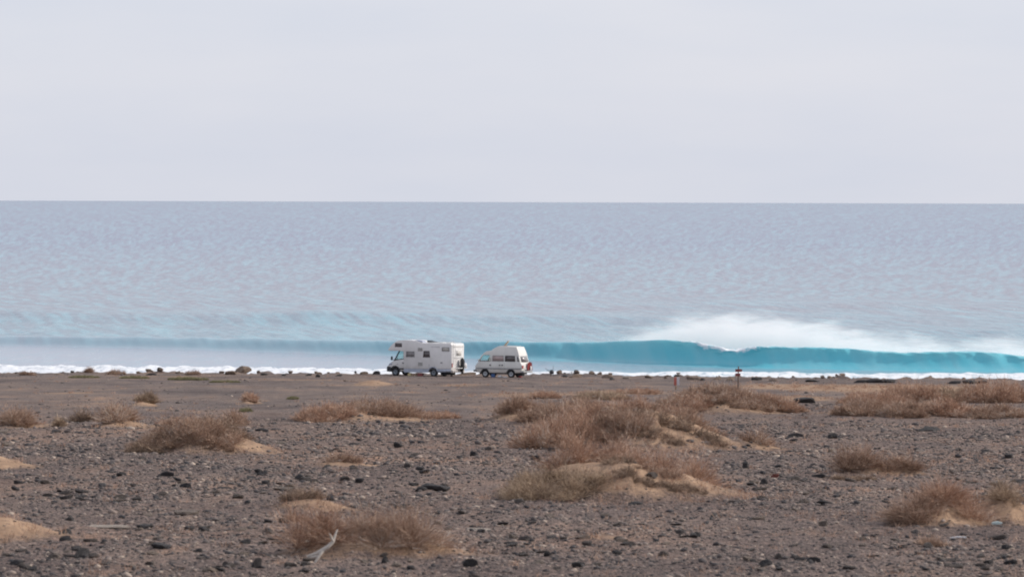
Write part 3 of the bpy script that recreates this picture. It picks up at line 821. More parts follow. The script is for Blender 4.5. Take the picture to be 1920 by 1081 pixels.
def ribbons(p0, p1, w, curve):
    """thin bent blades from p0 to p1: 5 vertices, one quad and one tip triangle as three triangles"""
    n = len(p0)
    d = p1 - p0
    side = np.cross(d, rng.normal(0, 1, (n, 3)))
    side /= np.linalg.norm(side, axis=1, keepdims=True) + 1e-9
    mid = (p0 + p1) / 2 + curve
    w = w[:, None] if np.ndim(w) else w
    v = np.stack([p0 - side * w * .5, p0 + side * w * .5, mid - side * w * .38, mid + side * w * .38, p1], 1)
    f = np.array([[0, 1, 3], [0, 3, 2], [2, 3, 4]])
    return v, f
def make_shrub(px, py, off, wpx, hm, dep, tone, label, group=None, dense=1.0, name='dry_shrub', dome=None, spread=0.5):
    x0, d = at(px, py)
    W = wpx / F * d
    cy = d + off
    ctr = np.array([x0, cy, gz(x0, cy)])
    root = empty(name, tuple(ctr))
    tag(root, label, 'shrub' if name == 'dry_shrub' else 'plant', group)
    area = W * max(dep, 0.3)
    Rd = dome or max(0.16, min(0.55, hm * 0.8, W * 0.45))
    nd = max(3, int(area / (Rd * Rd) * 1.15 * (1.0 if dense > 0.6 else 0.5)))
    q = rng.uniform(-1, 1, (nd * 3, 2)); q = q[(q ** 2).sum(1) < 1][:nd]
    nd = len(q)
    cx = x0 + q[:, 0] * max(W / 2 - Rd * 0.7, 0.01); cyy = cy + q[:, 1] * max(dep / 2 - Rd * 0.5, 0.05)
    sc = (0.35 + 0.95 * rng.random(nd) ** 1.2) * (1 - 0.35 * (q ** 2).sum(1))
    rr = Rd * rng.uniform(0.75, 1.25, nd)
    hh = hm * sc
    cz = ground(cx, cyy)
    C = np.stack([cx, cyy, cz], 1)
    px_m = F / d * 0.533                      # render pixels per metre: only sets how fine the twigs are
    wt = np.clip(0.36 / px_m, 0.005, 0.02)
    nt_ = int(np.clip(120 * dense * (Rd / 0.4), 40, 220))
    idx = np.repeat(np.arange(nd), nt_)
    N = len(idx)
    th = rng.uniform(0, 2 * np.pi, N); cz_ = rng.uniform(0.0, 1.0, N) ** 0.8
    sr = np.sqrt(np.clip(1 - cz_ ** 2, 0, 1))
    rad = rng.uniform(0.5, 1.1, N) ** 0.7
    wisp = rng.random(N) < 0.22
    rad = np.where(wisp, rng.uniform(1.0, 1.6, N), rad)
    e = np.stack([np.cos(th) * sr * rr[idx], np.sin(th) * sr * rr[idx], cz_ * hh[idx]], 1) * rad[:, None]
    e[:, 2] += 0.02
    st = e * np.where(wisp, rng.uniform(0.3, 0.8, N), rng.uniform(0.0, 0.5, N))[:, None] + rng.normal(0, 0.03, (N, 3))
    st[:, 2] = np.maximum(st[:, 2], -0.02)
    P0 = C[idx] + st; P1 = C[idx] + e + rng.normal(0, 0.03, (N, 3))
    Lg = np.linalg.norm(P1 - P0, axis=1)[:, None]
    cu = rng.normal(0, 0.08, (N, 3)) * Lg
    v1, f = ribbons(P0, P1, wt * rng.uniform(0.7, 1.3, N), cu)
    # side twigs
    K = 3
    ii = np.repeat(np.arange(N), K)
    s_ = rng.uniform(0.3, 0.95, len(ii))[:, None]
    B = P0[ii] * (1 - s_) + P1[ii] * s_ + cu[ii] * (1 - np.abs(2 * s_ - 1))
    D = (P1 - P0)[ii] * 0.35 + rng.normal(0, 0.2, (len(ii), 3)) * np.maximum(Lg[ii], 0.1)
    D[:, 2] = np.abs(D[:, 2]) * 0.8
    v2, f = ribbons(B, B + D, wt * 0.8 * rng.uniform(0.6, 1.2, len(ii)), D * 0.0 + rng.normal(0, 0.01, D.shape))
    v = np.concatenate([v1, v2]); m_ = len(v)
    # tips never below the soil
    faces = (f[None] + (np.arange(m_) * 5)[:, None, None]).reshape(-1)
    me = new_mesh_np('twigs', v.reshape(-1, 3) - ctr, faces, 3)
    clump_t = rng.normal(0, 0.14, nd)
    tn = np.concatenate([rng.beta(2, 2, N) + clump_t[idx], rng.beta(2, 2, len(ii)) + clump_t[idx][ii]])
    add_attr(me, 'tone', np.repeat(np.clip(tn, 0, 1), 5))
    link('twigs', me, TW[tone], root)['kind'] = 'stuff'
    # a few woody stems
    ns = min(nd * 3, 60)
    k = rng.integers(0, nd, ns); th = rng.uniform(0, 2 * np.pi, ns)
    e = np.stack([np.cos(th) * rr[k] * 0.7, np.sin(th) * rr[k] * 0.7, hh[k] * rng.uniform(0.3, 0.85, ns)], 1)
    b0 = C[k] + rng.normal(0, 0.02, (ns, 3)); b1 = C[k] + e
    tri = np.array([0, 2.09, 4.19])
    va = []
    for j in range(3):
        offv = np.array([math.cos(tri[j]), math.sin(tri[j]), 0]) * wt * 1.0
        va += [b0 + offv, b1 + offv * 0.35]
    va = np.stack(va, 1)
    ff = np.array([[0, 2, 3, 1], [2, 4, 5, 3], [4, 0, 1, 5]])
    me = new_mesh_np('stems', va.reshape(-1, 3) - ctr, (ff[None] + (np.arange(ns) * 6)[:, None, None]).reshape(-1), 4)
    link('stems', me, M_STEM, root)['kind'] = 'stuff'
    return root

SHRUBS = [
    # px, base row, metres behind, width px, height m, depth m, tone, label, density
    (585, 1046, 0.5, 180, 0.82, 1.5, 'russet', 'loose russet dry shrub in the foreground behind the bleached branch'),
    (742, 1046, 0.6, 245, 0.68, 1.5, 'brown', 'dense brown dry shrub in the foreground right of the bleached branch'),
    (562, 962, 0.5, 105, 0.26, 1.0, 'dark', 'dark low tuft on the small sand ridge behind the foreground shrub', 0.7),
    (545, 985, 0.4, 90, 0.26, 0.8, 'russet', 'sparse russet tuft below the dark low tuft on the small ridge', 0.5),
    (1030, 945, 0.7, 250, 0.5, 2.4, 'olive', 'olive brown shrub on the left flank of the nearer large dune'),
    (1235, 945, 4.6, 330, 0.85, 2.0, 'russet', 'russet shrub rising behind the crest of the nearer large dune', 0.8),
    (1105, 945, 4.0, 200, 0.85, 1.8, 'russet', 'russet shrub behind the left shoulder of the nearer large dune', 0.8),
    (1190, 945, 1.0, 110, 0.2, 0.8, 'dark', 'low dark tuft on the front face of the nearer large dune', 0.4),
    (1285, 945, 1.0, 110, 0.15, 0.7, 'dark', 'thin dark tuft at the front right of the nearer large dune', 0.4),
    (1165, 945, 2.4, 80, 0.26, 0.8, 'dark', 'small dark tuft just under the crest of the nearer large dune', 0.4),
    (1250, 945, 2.2, 110, 0.2, 0.9, 'brown', 'sparse brown tuft in the middle of the nearer large dune', 0.4),
    (1040, 842, 1.4, 190, 0.9, 3.4, 'russet', 'russet shrub at the left end of the farther large dune'),
    (1160, 842, 1.2, 170, 0.6, 2.4, 'brown', 'brown shrub on the front left of the farther large dune', 0.8),
    (1250, 842, 2.8, 150, 0.45, 1.6, 'dark', 'dark tuft just under the crest of the farther large dune', 0.5),
    (1325, 842, 1.8, 130, 0.36, 1.6, 'dark', 'dark low shrub on the right slope of the farther large dune', 0.45),
    (1240, 842, 0.6, 120, 0.25, 1.0, 'dark', 'low dark scrub at the front foot of the farther large dune', 0.5),
    (1150, 842, 6.0, 320, 0.75, 3.0, 'russet', 'wide russet shrub growing behind the crest of the farther large dune'),
    (1310, 842, 5.4, 150, 0.6, 1.8, 'brown', 'brown shrub behind the right shoulder of the farther large dune', 0.8),
    (1110, 797, 4.0, 300, 0.65, 7.0, 'brown', 'broad brown shrub bank behind the farther large dune'),
    (1240, 790, 6.0, 170, 0.5, 5.0, 'brown', 'brown shrub at the right end of the bank behind the dunes'),
    (1370, 772, 4.4, 280, 0.5, 7.0, 'brown', 'broad brown shrub on the mound in front of the signpost'),
    (1285, 772, 2.0, 130, 0.45, 4.0, 'russet', 'russet shrub at the left of the mound in front of the signpost'),
    (1465, 770, 1.2, 110, 0.55, 2.6, 'russet', 'small russet shrub at the right foot of the signpost mound'),
    (1395, 770, 0.8, 130, 0.35, 2.4, 'brown', 'low brown shrub at the front of the signpost mound', 0.8),
    (1625, 778, 3.0, 115, 0.55, 4.0, 'brown', 'leftmost shrub of the front row on the right'),
    (1712, 780, 3.0, 115, 0.5, 4.0, 'brown', 'second shrub from the left in the front row on the right'),
    (1800, 780, 3.0, 120, 0.6, 4.0, 'russet', 'third shrub from the left in the front row on the right'),
    (1890, 782, 3.0, 120, 0.6, 4.0, 'brown', 'shrub of the front row cut by the right edge'),
    (1665, 758, 7.0, 150, 0.55, 6.0, 'russet', 'low leftmost shrub of the back row on the right', 0.8),
    (1745, 754, 8.0, 150, 0.8, 6.0, 'russet', 'left tall shrub of the back row on the right'),
    (1825, 754, 8.0, 130, 0.65, 6.0, 'olive', 'middle olive shrub of the back row on the right'),
    (1900, 756, 8.0, 150, 0.95, 6.0, 'russet', 'tall shrub of the back row at the right edge'),
    (1608, 884, 0.5, 105, 0.9, 1.5, 'brown', 'bushy brown shrub on the small mound at the right'),
    (1685, 884, 0.7, 120, 0.55, 1.3, 'brown', 'lower brown shrub right beside the bushy one on the small mound', 0.8),
    (1600, 893, 0.3, 110, 0.14, 0.8, 'dark', 'dead dark litter at the foot of the bushy right shrub', 0.35),
    (1716, 992, 0.6, 145, 0.62, 1.6, 'brown', 'brown shrub at the left of the bottom right mound'),
    (1805, 992, 1.2, 165, 0.72, 1.9, 'russet', 'russet shrub on top of the bottom right mound', 0.8),
    (1905, 985, 1.0, 90, 0.4, 1.2, 'olive', 'olive tuft at the right edge on the bottom right mound', 0.8),
    (345, 853, 1.3, 220, 0.55, 2.8, 'brown', 'wide brown shrub on the left sand mound'),
    (405, 853, 2.9, 130, 0.42, 1.8, 'dark', 'dark tuft on the crest of the left sand mound', 0.8),
    (285, 853, 0.6, 110, 0.36, 1.6, 'dark', 'dark low shrub at the left foot of the left sand mound', 0.8),
    (390, 853, 0.6, 120, 0.2, 1.2, 'brown', 'sparse low brown tuft on the front of the left sand mound', 0.4),
    (152, 789, 0.8, 50, 0.62, 1.6, 'dark', 'dark grey green rounded shrub on the left plain'),
    (212, 801, 1.5, 85, 0.65, 2.8, 'brown', 'brown shrub right of the dark rounded one on the left plain'),
    (270, 759, 1.2, 44, 0.58, 2.0, 'olive', 'small dome shaped shrub standing alone on the left plain'),
    (22, 802, 1.6, 76, 0.6, 3.0, 'brown', 'brown shrub at the left edge of the plain'),
    (107, 799, 0.6, 28, 0.45, 1.0, 'olive', 'small grey green shrub left of the dark rounded one'),
    (466, 754, 1.4, 38, 0.38, 1.8, 'russet', 'small low russet tuft alone on the dark gravel left of centre'),
    (432, 797, 1.0, 65, 0.6, 2.0, 'brown', 'brown tuft behind the right slope of the left sand mound'),
    (340, 800, 2.0, 120, 0.35, 3.0, 'russet', 'sparse russet tuft behind the left sand mound', 0.4),
    (605, 791, 3.0, 120, 0.5, 5.0, 'russet', 'left half of the low shrub bank left of centre', 0.8),
    (715, 788, 4.0, 165, 0.62, 6.0, 'brown', 'right half of the low shrub bank left of centre', 0.8),
    (820, 783, 3.0, 90, 0.3, 4.0, 'russet', 'sparse low tuft right of the shrub bank left of centre', 0.4),
    (965, 784, 1.6, 95, 0.75, 3.2, 'brown', 'brown shrub just left of the shrub bank behind the dunes'),
    (640, 881, 0.6, 90, 0.3, 1.4, 'brown', 'thin brown tuft alone on the stony flat left of centre', 0.45),
    (1428, 836, 0.8, 85, 0.55, 1.8, 'brown', 'thin brown shrub right of the farther large dune tail', 0.6),
    (1130, 751, 2.0, 110, 0.4, 4.0, 'olive', 'low olive shrub on the plain behind the shrub bank', 0.7),
    (1020, 748, 2.0, 70, 0.35, 3.0, 'russet', 'low russet tuft on the sandy plain in front of the van', 0.7),
    (1200, 738, 2.0, 90, 0.3, 4.0, 'russet', 'low russet tuft on the plain left of the marker post', 0.6),
    (1760, 1030, 0.5, 80, 0.2, 0.9, 'brown', 'faint thin tuft below the bottom right mound', 0.35),
    (165, 700, 0.5, 22, 0.52, 1.2, 'brown', 'taller brown bush on the shoreline at the left'),
    (217, 702, 0.5, 38, 0.36, 1.5, 'brown', 'wider brown bush on the shoreline at the left'),
    (362, 703, 0.5, 32, 0.36, 1.3, 'brown', 'brown bush on the shoreline left of the largest boulder'),
    (50, 703, 0.5, 34, 0.25, 1.3, 'brown', 'low brown bush on the shoreline at the left edge'),
    (155, 708, 0.5, 60, 0.16, 2.2, 'green', 'green low plant below the taller shoreline bush', 0.35),
    (250, 709, 0.5, 60, 0.16, 2.2, 'green', 'green low plant below the wider shoreline bush', 0.35),
    (352, 712, 0.5, 80, 0.2, 2.5, 'green', 'largest green low plant near the shoreline', 0.35),
    (420, 717, 0.5, 60, 0.12, 2.0, 'green', 'thin green plant below the largest shoreline boulder', 0.35),
    (548, 745, 0.5, 22, 0.12, 1.2, 'green', 'tiny green plant on the dark gravel left of the motorhome'),
    (460, 772, 0.5, 26, 0.16, 1.0, 'green', 'small green plant above the left sand mound tail'),
]
for s_ in SHRUBS:
    make_shrub(*s_[:8], dense=s_[8] if len(s_) > 8 else 1.0, group='dry shrubs on sand mounds' if s_[6] != 'green' else 'green plants near the shoreline',
               name='dry_shrub' if s_[6] != 'green' else 'green_plant')

# thin dry growth between the shrubs, on the sandy parts
n = 42000
gx = rng.uniform(-1, 1, n); gy = np.exp(rng.uniform(math.log(60), math.log(290), n)); gx = gx * 0.175 * gy
_, sd = ground(gx, gy, True)
pk = 0.03 + 0.95 * sd * (0.35 + 0.65 * sstep(-0.1, 0.4, fbm(gx * 0.35, gy * 0.12, 91)))
pk = pk * (0.5 + 0.5 * sstep(-0.02, 0.06, gx / gy))
kp = rng.random(n) < pk
gx, gy = gx[kp], gy[kp]; n = len(gx)
NB = 16
ii = np.repeat(np.arange(n), NB)
sc = rng.uniform(0.08, 0.26, n)[ii] * (0.5 + 0.5 * rng.random(n * NB))
jit = rng.normal(0, 0.11, (n * NB, 2))
bx, by = gx[ii] + jit[:, 0], gy[ii] + jit[:, 1]
P0 = np.stack([bx, by, ground(gx, gy)[ii] - 0.03], 1)
P1 = P0 + np.stack([rng.normal(0, 0.5, n * NB) * sc, rng.normal(0, 0.5, n * NB) * sc, sc], 1)
v, f = ribbons(P0, P1, np.clip(0.42 / (F / by * 0.533), 0.005, 0.02), rng.normal(0, 0.012, P0.shape))
me = new_mesh_np('dry_grass', v.reshape(-1, 3), (f[None] + (np.arange(len(v)) * 5)[:, None, None]).reshape(-1), 3)
add_attr(me, 'tone', np.repeat(np.clip(rng.beta(2, 2, n)[ii] * 0.5 + rng.random(n * NB) * 0.5, 0, 1), 5))
tag(link('dry_grass', me, TW['russet']), 'thin dry straw growing between the shrubs and mounds', 'grass', kind='stuff')

# ------------------------------------------------------------------ mesh builder for made things
class MB:
    def __init__(s): s.v = []; s.f = []
    def add(s, vs, fs):
        o = len(s.v); s.v += [tuple(v) for v in vs]; s.f += [tuple(i + o for i in f) for f in fs]; return s
    def box(s, x0, x1, y0, y1, z0, z1):
        return s.add([(x0, y0, z0), (x1, y0, z0), (x1, y1, z0), (x0, y1, z0), (x0, y0, z1), (x1, y0, z1), (x1, y1, z1), (x0, y1, z1)],
                     [(0, 3, 2, 1), (4, 5, 6, 7), (0, 1, 5, 4), (1, 2, 6, 5), (2, 3, 7, 6), (3, 0, 4, 7)])
    def prism(s, poly, y0, y1, inset=0.0):
        """poly in (x,z); extruded along y"""
        n = len(poly)
        vs = [(x, y0, z) for x, z in poly] + [(x, y1, z) for x, z in poly]
        fs = [tuple(range(n)), tuple(range(2 * n - 1, n - 1, -1))]
        fs += [(i, i + n, (i + 1) % n + n, (i + 1) % n) for i in range(n)]
        return s.add(vs, fs)
    def prism2(s, polyA, yA, polyB, yB):
        n = len(polyA)
        vs = [(x, yA, z) for x, z in polyA] + [(x, yB, z) for x, z in polyB]
        fs = [tuple(range(n)), tuple(range(2 * n - 1, n - 1, -1))]
        fs += [(i, i + n, (i + 1) % n + n, (i + 1) % n) for i in range(n)]
        return s.add(vs, fs)
    def tube(s, pts, rad, n=8, cap=True):
        pts = [Vector(p) for p in pts]
        rad = rad if isinstance(rad, (list, tuple)) else [rad] * len(pts)
        o = len(s.v); up = None
        for i, p in enumerate(pts):
            d = (pts[min(i + 1, len(pts) - 1)] - pts[max(i - 1, 0)]).normalized()
            a = d.orthogonal().normalized() if up is None else (up - d * up.dot(d)).normalized()
            up = a; b = d.cross(a)
            for k in range(n):
                t = 2 * math.pi * k / n
                s.v.append(tuple(p + (a * math.cos(t) + b * math.sin(t)) * rad[i]))
        for i in range(len(pts) - 1):
            for k in range(n):
                s.f.append((o + i * n + k, o + i * n + (k + 1) % n, o + (i + 1) * n + (k + 1) % n, o + (i + 1) * n + k))
        if cap:
            s.f.append(tuple(o + k for k in range(n))[::-1]); s.f.append(tuple(o + (len(pts) - 1) * n + k for k in range(n)))
        return s
    def lathe(s, prof, c, n=24):
        """prof (radius, y) turned round the y axis through c"""
        o = len(s.v); m = len(prof)
        for k in range(n):
            t = 2 * math.pi * k / n
            for r, y in prof: s.v.append((c[0] + r * math.cos(t), c[1] + y, c[2] + r * math.sin(t)))
        for k in range(n):
            for j in range(m - 1):
                a = o + k * m + j; b = o + ((k + 1) % n) * m + j
                s.f.append((a, a + 1, b + 1, b))
        return s
    def build(s, name, mat, parent=None, bevel=0.0, seg=2, smooth=True):
        me = bpy.data.meshes.new(name); me.from_pydata(s.v, [], s.f); me.update()
        bm = bmesh.new(); bm.from_mesh(me)
        bmesh.ops.recalc_face_normals(bm, faces=bm.faces)
        if bevel > 0:
            es = [e for e in bm.edges if len(e.link_faces) == 2 and e.calc_face_angle(0) > 0.45]
            bmesh.ops.bevel(bm, geom=es, offset=bevel, segments=seg, profile=0.6, affect='EDGES', clamp_overlap=True)
        for e in bm.edges:
            e.smooth = len(e.link_faces) == 2 and e.calc_face_angle(0) < 0.6
        bm.to_mesh(me); bm.free()
        if smooth: me.polygons.foreach_set('use_smooth', np.ones(len(me.polygons), dtype=bool))
        return link(name, me, mat, parent)

M_WHITEP = simple('white_paint', (0.74, 0.725, 0.72), 0.38, dirt=0.06, scale=1.2, coat=0.2, dust=True)
M_CREAM = simple('cream_white_paint', (0.70, 0.695, 0.67), 0.42, dirt=0.06, scale=1.5, dust=True)
M_GREYBLUE = simple('skirt_grey', (0.42, 0.46, 0.55), 0.5, dirt=0.1)
M_DARKPL = simple('dark_plastic', (0.03, 0.033, 0.04), 0.6)
M_RUBBER = simple('tyre_rubber', (0.022, 0.022, 0.025), 0.85)
M_RIM = simple('steel_rim', (0.26, 0.29, 0.33), 0.45, metal=0.3)
M_RIML = simple('silver_rim', (0.5, 0.52, 0.55), 0.4, metal=0.3)
M_PANEL = simple('vent_panel', (0.50, 0.485, 0.46), 0.6)
M_PANED = simple('dark_acrylic', (0.13, 0.115, 0.118), 0.15, dirt=0.15)
M_PANEG = simple('curtained_acrylic', (0.27, 0.255, 0.26), 0.2, dirt=0.2, scale=8)
M_PANEB = simple('beige_blind_acrylic', (0.5, 0.475, 0.44), 0.25, dirt=0.1)
M_PINK = simple('pinkish_curtain_glass', (0.46, 0.36, 0.35), 0.25, dirt=0.12, scale=6)
M_SEAT = simple('seat_fabric', (0.06, 0.06, 0.07), 0.9)
M_REDL = simple('red_lens', (0.38, 0.10, 0.09), 0.25)
M_CHROME = simple('bright_metal', (0.6, 0.6, 0.6), 0.3, metal=0.9)
M_ALU = simple('white_metal', (0.75, 0.75, 0.74), 0.4)
M_DOME = simple('smoked_dome', (0.33, 0.36, 0.46), 0.25)
M_GREYT = simple('grey_trim', (0.33, 0.33, 0.34), 0.6)
M_FAINT = simple('faint_lettering', (0.52, 0.51, 0.54), 0.5)
def glass_mat():
    m = bpy.data.materials.new('tinted_glass'); m.use_nodes = True
    t = m.node_tree; t.nodes.clear()
    out = node(t, 'ShaderNodeOutputMaterial'); tr = node(t, 'ShaderNodeBsdfTransparent'); gl = node(t, 'ShaderNodeBsdfGlossy')
    tr.inputs[0].default_value = (0.90, 0.985, 0.97, 1); gl.inputs['Roughness'].default_value = 0.05
    lw = node(t, 'ShaderNodeLayerWeight'); fo_ = mth(t, 'MULTIPLY_ADD', mth(t, 'POWER', lw.outputs['Facing'], 4.0), 0.5, 0.05)
    mx = node(t, 'ShaderNodeMixShader')
    t.links.new(fo_, mx.inputs[0]); t.links.new(tr.outputs[0], mx.inputs[1]); t.links.new(gl.outputs[0], mx.inputs[2]); t.links.new(mx.outputs[0], out.inputs[0])
    return m
M_GLASS = glass_mat()

def place(root, px, py, heading):
    x, d = at(px, py)
    e = 1.2
    n = Vector((-(gz(x + e, d) - gz(x - e, d)) / (2 * e), -(gz(x, d + e) - gz(x, d - e)) / (2 * e), 1)).normalized()
    hdg = Vector((-math.cos(heading), math.sin(heading), 0))
    xax = (hdg - n * hdg.dot(n)).normalized(); yax = n.cross(xax)
    root.matrix_world = Matrix(((xax.x, yax.x, n.x, x), (xax.y, yax.y, n.y, d), (xax.z, yax.z, n.z, gz(x, d)), (0, 0, 0, 1)))
def arch(s, r, z0, n=9, zc=None):
    """points of a wheel arch, front to back or back to front along s, at skirt height z0"""
    zc = 0.36 if zc is None else zc
    a0 = math.asin(max(-0.9, min(0.9, (z0 - zc) / r)))
    return [(s + r * math.cos(math.pi - a0 - (math.pi - 2 * a0) * i / (n - 1)), zc + r * math.sin(math.pi - a0 - (math.pi - 2 * a0) * i / (n - 1))) for i in range(n)]
def wheel(parent, x, y, r, w, rimmat, side):
    t = MB().lathe([(r * .6, -w / 2), (r * .9, -w / 2), (r, -w * .36), (r, w * .36), (r * .9, w / 2), (r * .6, w / 2), (r * .6, -w / 2)], (0, 0, 0), 28).build('wheel', M_RUBBER, parent)
    t.location = (x, y, r)
    MB().lathe([(0.001, side * w * .30), (r * .22, side * w * .34), (r * .3, side * w * .2), (r * .5, side * w * .22), (r * .61, side * w * .44), (r * .61, -side * w * .3), (0.001, -side * w * .3)], (0, 0, 0), 24).build('rim', rimmat, t)
    MB().lathe([(0.001, side * w * .42), (r * .14, side * w * .41), (r * .16, side * w * .3)], (0, 0, 0), 12).build('hub_cap', M_DARKPL, t)
    return t
def side_window(parent, quad, y, side, pmat, fmat=M_DARKPL, fr=0.045, name='window'):
    """quad: four (x,z); frame stands 18 mm proud of the wall, pane set in it"""
    cx = sum(p[0] for p in quad) / 4; cz = sum(p[1] for p in quad) / 4
    def ins(k): return [(p[0] + (k if p[0] < cx else -k), p[1] + (k if p[1] < cz else -k)) for p in quad]
    inner = ins(fr)
    y0, y1 = y - 0.01 * side, y + 0.018 * side
    b = MB()
    for i in range(4):
        j = (i + 1) % 4
        b.prism([quad[i], quad[j], inner[j], inner[i]], y0, y1)
    f = b.build(name, fmat, parent)
    MB().prism(ins(fr * 0.6), y - 0.006 * side, y + 0.008 * side).build('pane', pmat, f)
    return f

# ------------------------------------------------------------------ motorhome
def motorhome():
    r = empty('motorhome')
    tag(r, 'white overcab motorhome parked facing left at the edge of the land', 'motorhome')
    L0 = 3.2                       # origin below the middle; s runs from the nose back
    def S(poly): return [(L0 - s, z) for s, z in poly]
    hw = 1.12
    # living body with overcab nose and rear wheel arch
    ra = arch(4.62, 0.46, 0.36)
    prof = [(1.72, 0.36)] + ra + [(6.42, 0.42), (6.44, 0.9), (6.44, 2.72), (6.38, 2.84), (6.2, 2.87), (3.75, 2.87), (3.35, 2.93), (2.9, 3.05), (2.4, 3.11), (1.75, 3.12), (1.3, 3.09), (0.95, 2.99), (0.62, 2.78), (0.34, 2.5), (0.16, 2.27), (0.2, 2.19), (0.4, 2.17), (1.3, 2.17), (1.72, 2.13)]
    MB().prism(S(prof), -hw, hw).build('body', M_WHITEP, r, bevel=0.035)
    MB().prism(S([(1.75, 0.33), (4.15, 0.33), (4.17, 0.52), (4.22, 0.62), (1.75, 0.62)]), hw + 0.002, hw + 0.02).build('skirt', M_GREYBLUE, r)
    MB().prism(S([(5.09, 0.36), (6.4, 0.42), (6.4, 0.66), (5.02, 0.62)]), hw + 0.002, hw + 0.02).build('skirt', M_GREYBLUE, r)
    MB().prism(S([(1.76, 0.62), (6.4, 0.66), (6.4, 0.69), (1.76, 0.65)]), hw + 0.002, hw + 0.016).build('trim_strip', M_GREYT, r)
    # cab
    fa = arch(0.80, 0.47, 0.42)
    cab = [(0.10, 0.42)] + fa + [(1.70, 0.42), (1.70, 1.48), (1.2, 1.42), (0.66, 1.33), (0.5, 1.26), (0.22, 1.08), (0.08, 0.9), (0.04, 0.6)]
    c = MB().prism(S(cab), -0.99, 0.99).build('cab', M_WHITEP, r, bevel=0.07, seg=3)
    MB().prism(S([(1.25, 0.56), (1.70, 0.56), (1.70, 0.68), (1.3, 0.68)]), 0.985, 1.005).build('door_trim', M_DARKPL, r)
    d = MB().prism(S([(1.22, 0.72), (1.69, 0.72), (1.69, 1.44), (1.22, 1.38)]), 0.975, 0.998).build('door', M_WHITEP, r, bevel=0.01)
    MB().box(L0 - 1.66, L0 - 1.52, 0.995, 1.03, 1.08, 1.16).build('handle', M_DARKPL, d)
    MB().box(L0 - 1.1, L0 - 0.92, 0.992, 1.0, 0.98, 1.02).build('badge', M_GREYT, r)
    # bumper and wheel arch liners
    MB().prism(S([(-0.04, 0.36), (0.42, 0.34), (0.36, 0.6), (0.42, 0.78), (0.02, 0.84), (-0.05, 0.7)]), -1.0, 1.0).build('bumper', M_DARKPL, r, bevel=0.05, seg=3)
    af = arch(0.80, 0.53, 0.5); ai = arch(0.80, 0.44, 0.5)
    MB().prism(S(af + ai[::-1]), 0.97, 1.012).build('wheel_arch', M_DARKPL, r)
    ab = arch(4.62, 0.50, 0.42); bi = arch(4.62, 0.44, 0.42)
    MB().prism(S(ab + bi[::-1]), hw - 0.01, hw + 0.024).build('wheel_arch', M_GREYBLUE, r)
    hl = MB().prism(S([(0.12, 0.86), (0.5, 1.0), (0.46, 1.14), (0.2, 1.02)]), 0.93, 1.0).build('headlight', M_DOME, r, bevel=0.01)
    MB().prism(S([(0.12, 0.86), (0.5, 1.0), (0.46, 1.14), (0.2, 1.02)]), -1.0, -0.93).build('headlight', M_DOME, r, bevel=0.01)
    # cab glass, pillars, seats
    for sd in (1, -1):
        MB().prism(S([(0.78, 1.36), (1.62, 1.48), (1.62, 2.12), (1.24, 2.15)]), sd * 0.955 - 0.004, sd * 0.955 + 0.004).build('side_window', M_GLASS, r)
        MB().prism(S([(0.64, 1.32), (0.76, 1.34), (1.26, 2.18), (1.16, 2.18)]), sd * 0.93 - 0.03, sd * 0.93 + 0.035).build('pillar', M_DARKPL, r)
        MB().prism(S([(0.96, 1.38), (0.98, 1.38), (1.03, 1.8), (1.01, 1.8)]), sd * 0.955 - 0.012, sd * 0.955 + 0.012).build('pillar', M_DARKPL, r)
        MB().prism(S([(1.62, 1.46), (1.73, 1.46), (1.73, 2.16), (1.62, 2.16)]), sd * 0.955 - 0.03, sd * 0.955 + 0.03).build('pillar', M_WHITEP, r)
        MB().prism(S([(0.66, 1.31), (1.64, 1.42), (1.64, 1.50), (0.9, 1.42), (0.62, 1.38)]), sd * 0.965 - 0.02, sd * 0.965 + 0.02).build('window_sill', M_DARKPL, r)
        b = MB(); b.box(L0 - 1.70, L0 - 1.56, sd * 0.45 - 0.22, sd * 0.45 + 0.22, 1.0, 1.72)
        b.build('seat', M_SEAT, r, bevel=0.06)
        m = MB().box(L0 - 0.62, L0 - 0.5, sd * 1.16 - 0.09, sd * 1.16 + 0.09, 1.36, 1.68).build('mirror', M_DARKPL, r, bevel=0.03)
        MB().tube([(L0 - 0.6, sd * 1.1, 1.42), (L0 - 0.72, sd * 0.97, 1.36)], 0.018, 6).build('mirror_arm', M_DARKPL, m)
    MB().add([(L0 - 0.66, -0.9, 1.33), (L0 - 0.66, 0.9, 1.33), (L0 - 1.2, 0.88, 2.18), (L0 - 1.2, -0.88, 2.18)], [(0, 1, 2, 3)]).build('windscreen', M_GLASS, r)
    MB().box(L0 - 0.95, L0 - 0.62, -0.88, 0.88, 1.28, 1.44).build('dashboard', M_DARKPL, r, bevel=0.04)
    # windows and hatches of the living body, near side
    def q(s0, s1, z0, z1, tp=0.0): return [(L0 - s0 - tp, z0), (L0 - s1 + tp, z0), (L0 - s1, z1), (L0 - s0, z1)]
    side_window(r, q(0.86, 1.54, 2.50, 2.84), hw, 1, M_PANED, M_PANED)
    side_window(r, q(1.96, 2.80, 1.64, 2.14), hw, 1, M_PANEG, M_GREYT)
    side_window(r, q(3.70, 4.28, 1.64, 2.20, -0.05), hw, 1, M_PANED, M_PANED)
    side_window(r, q(5.50, 6.24, 2.18, 2.54), hw, 1, M_PANEB, M_GREYT)
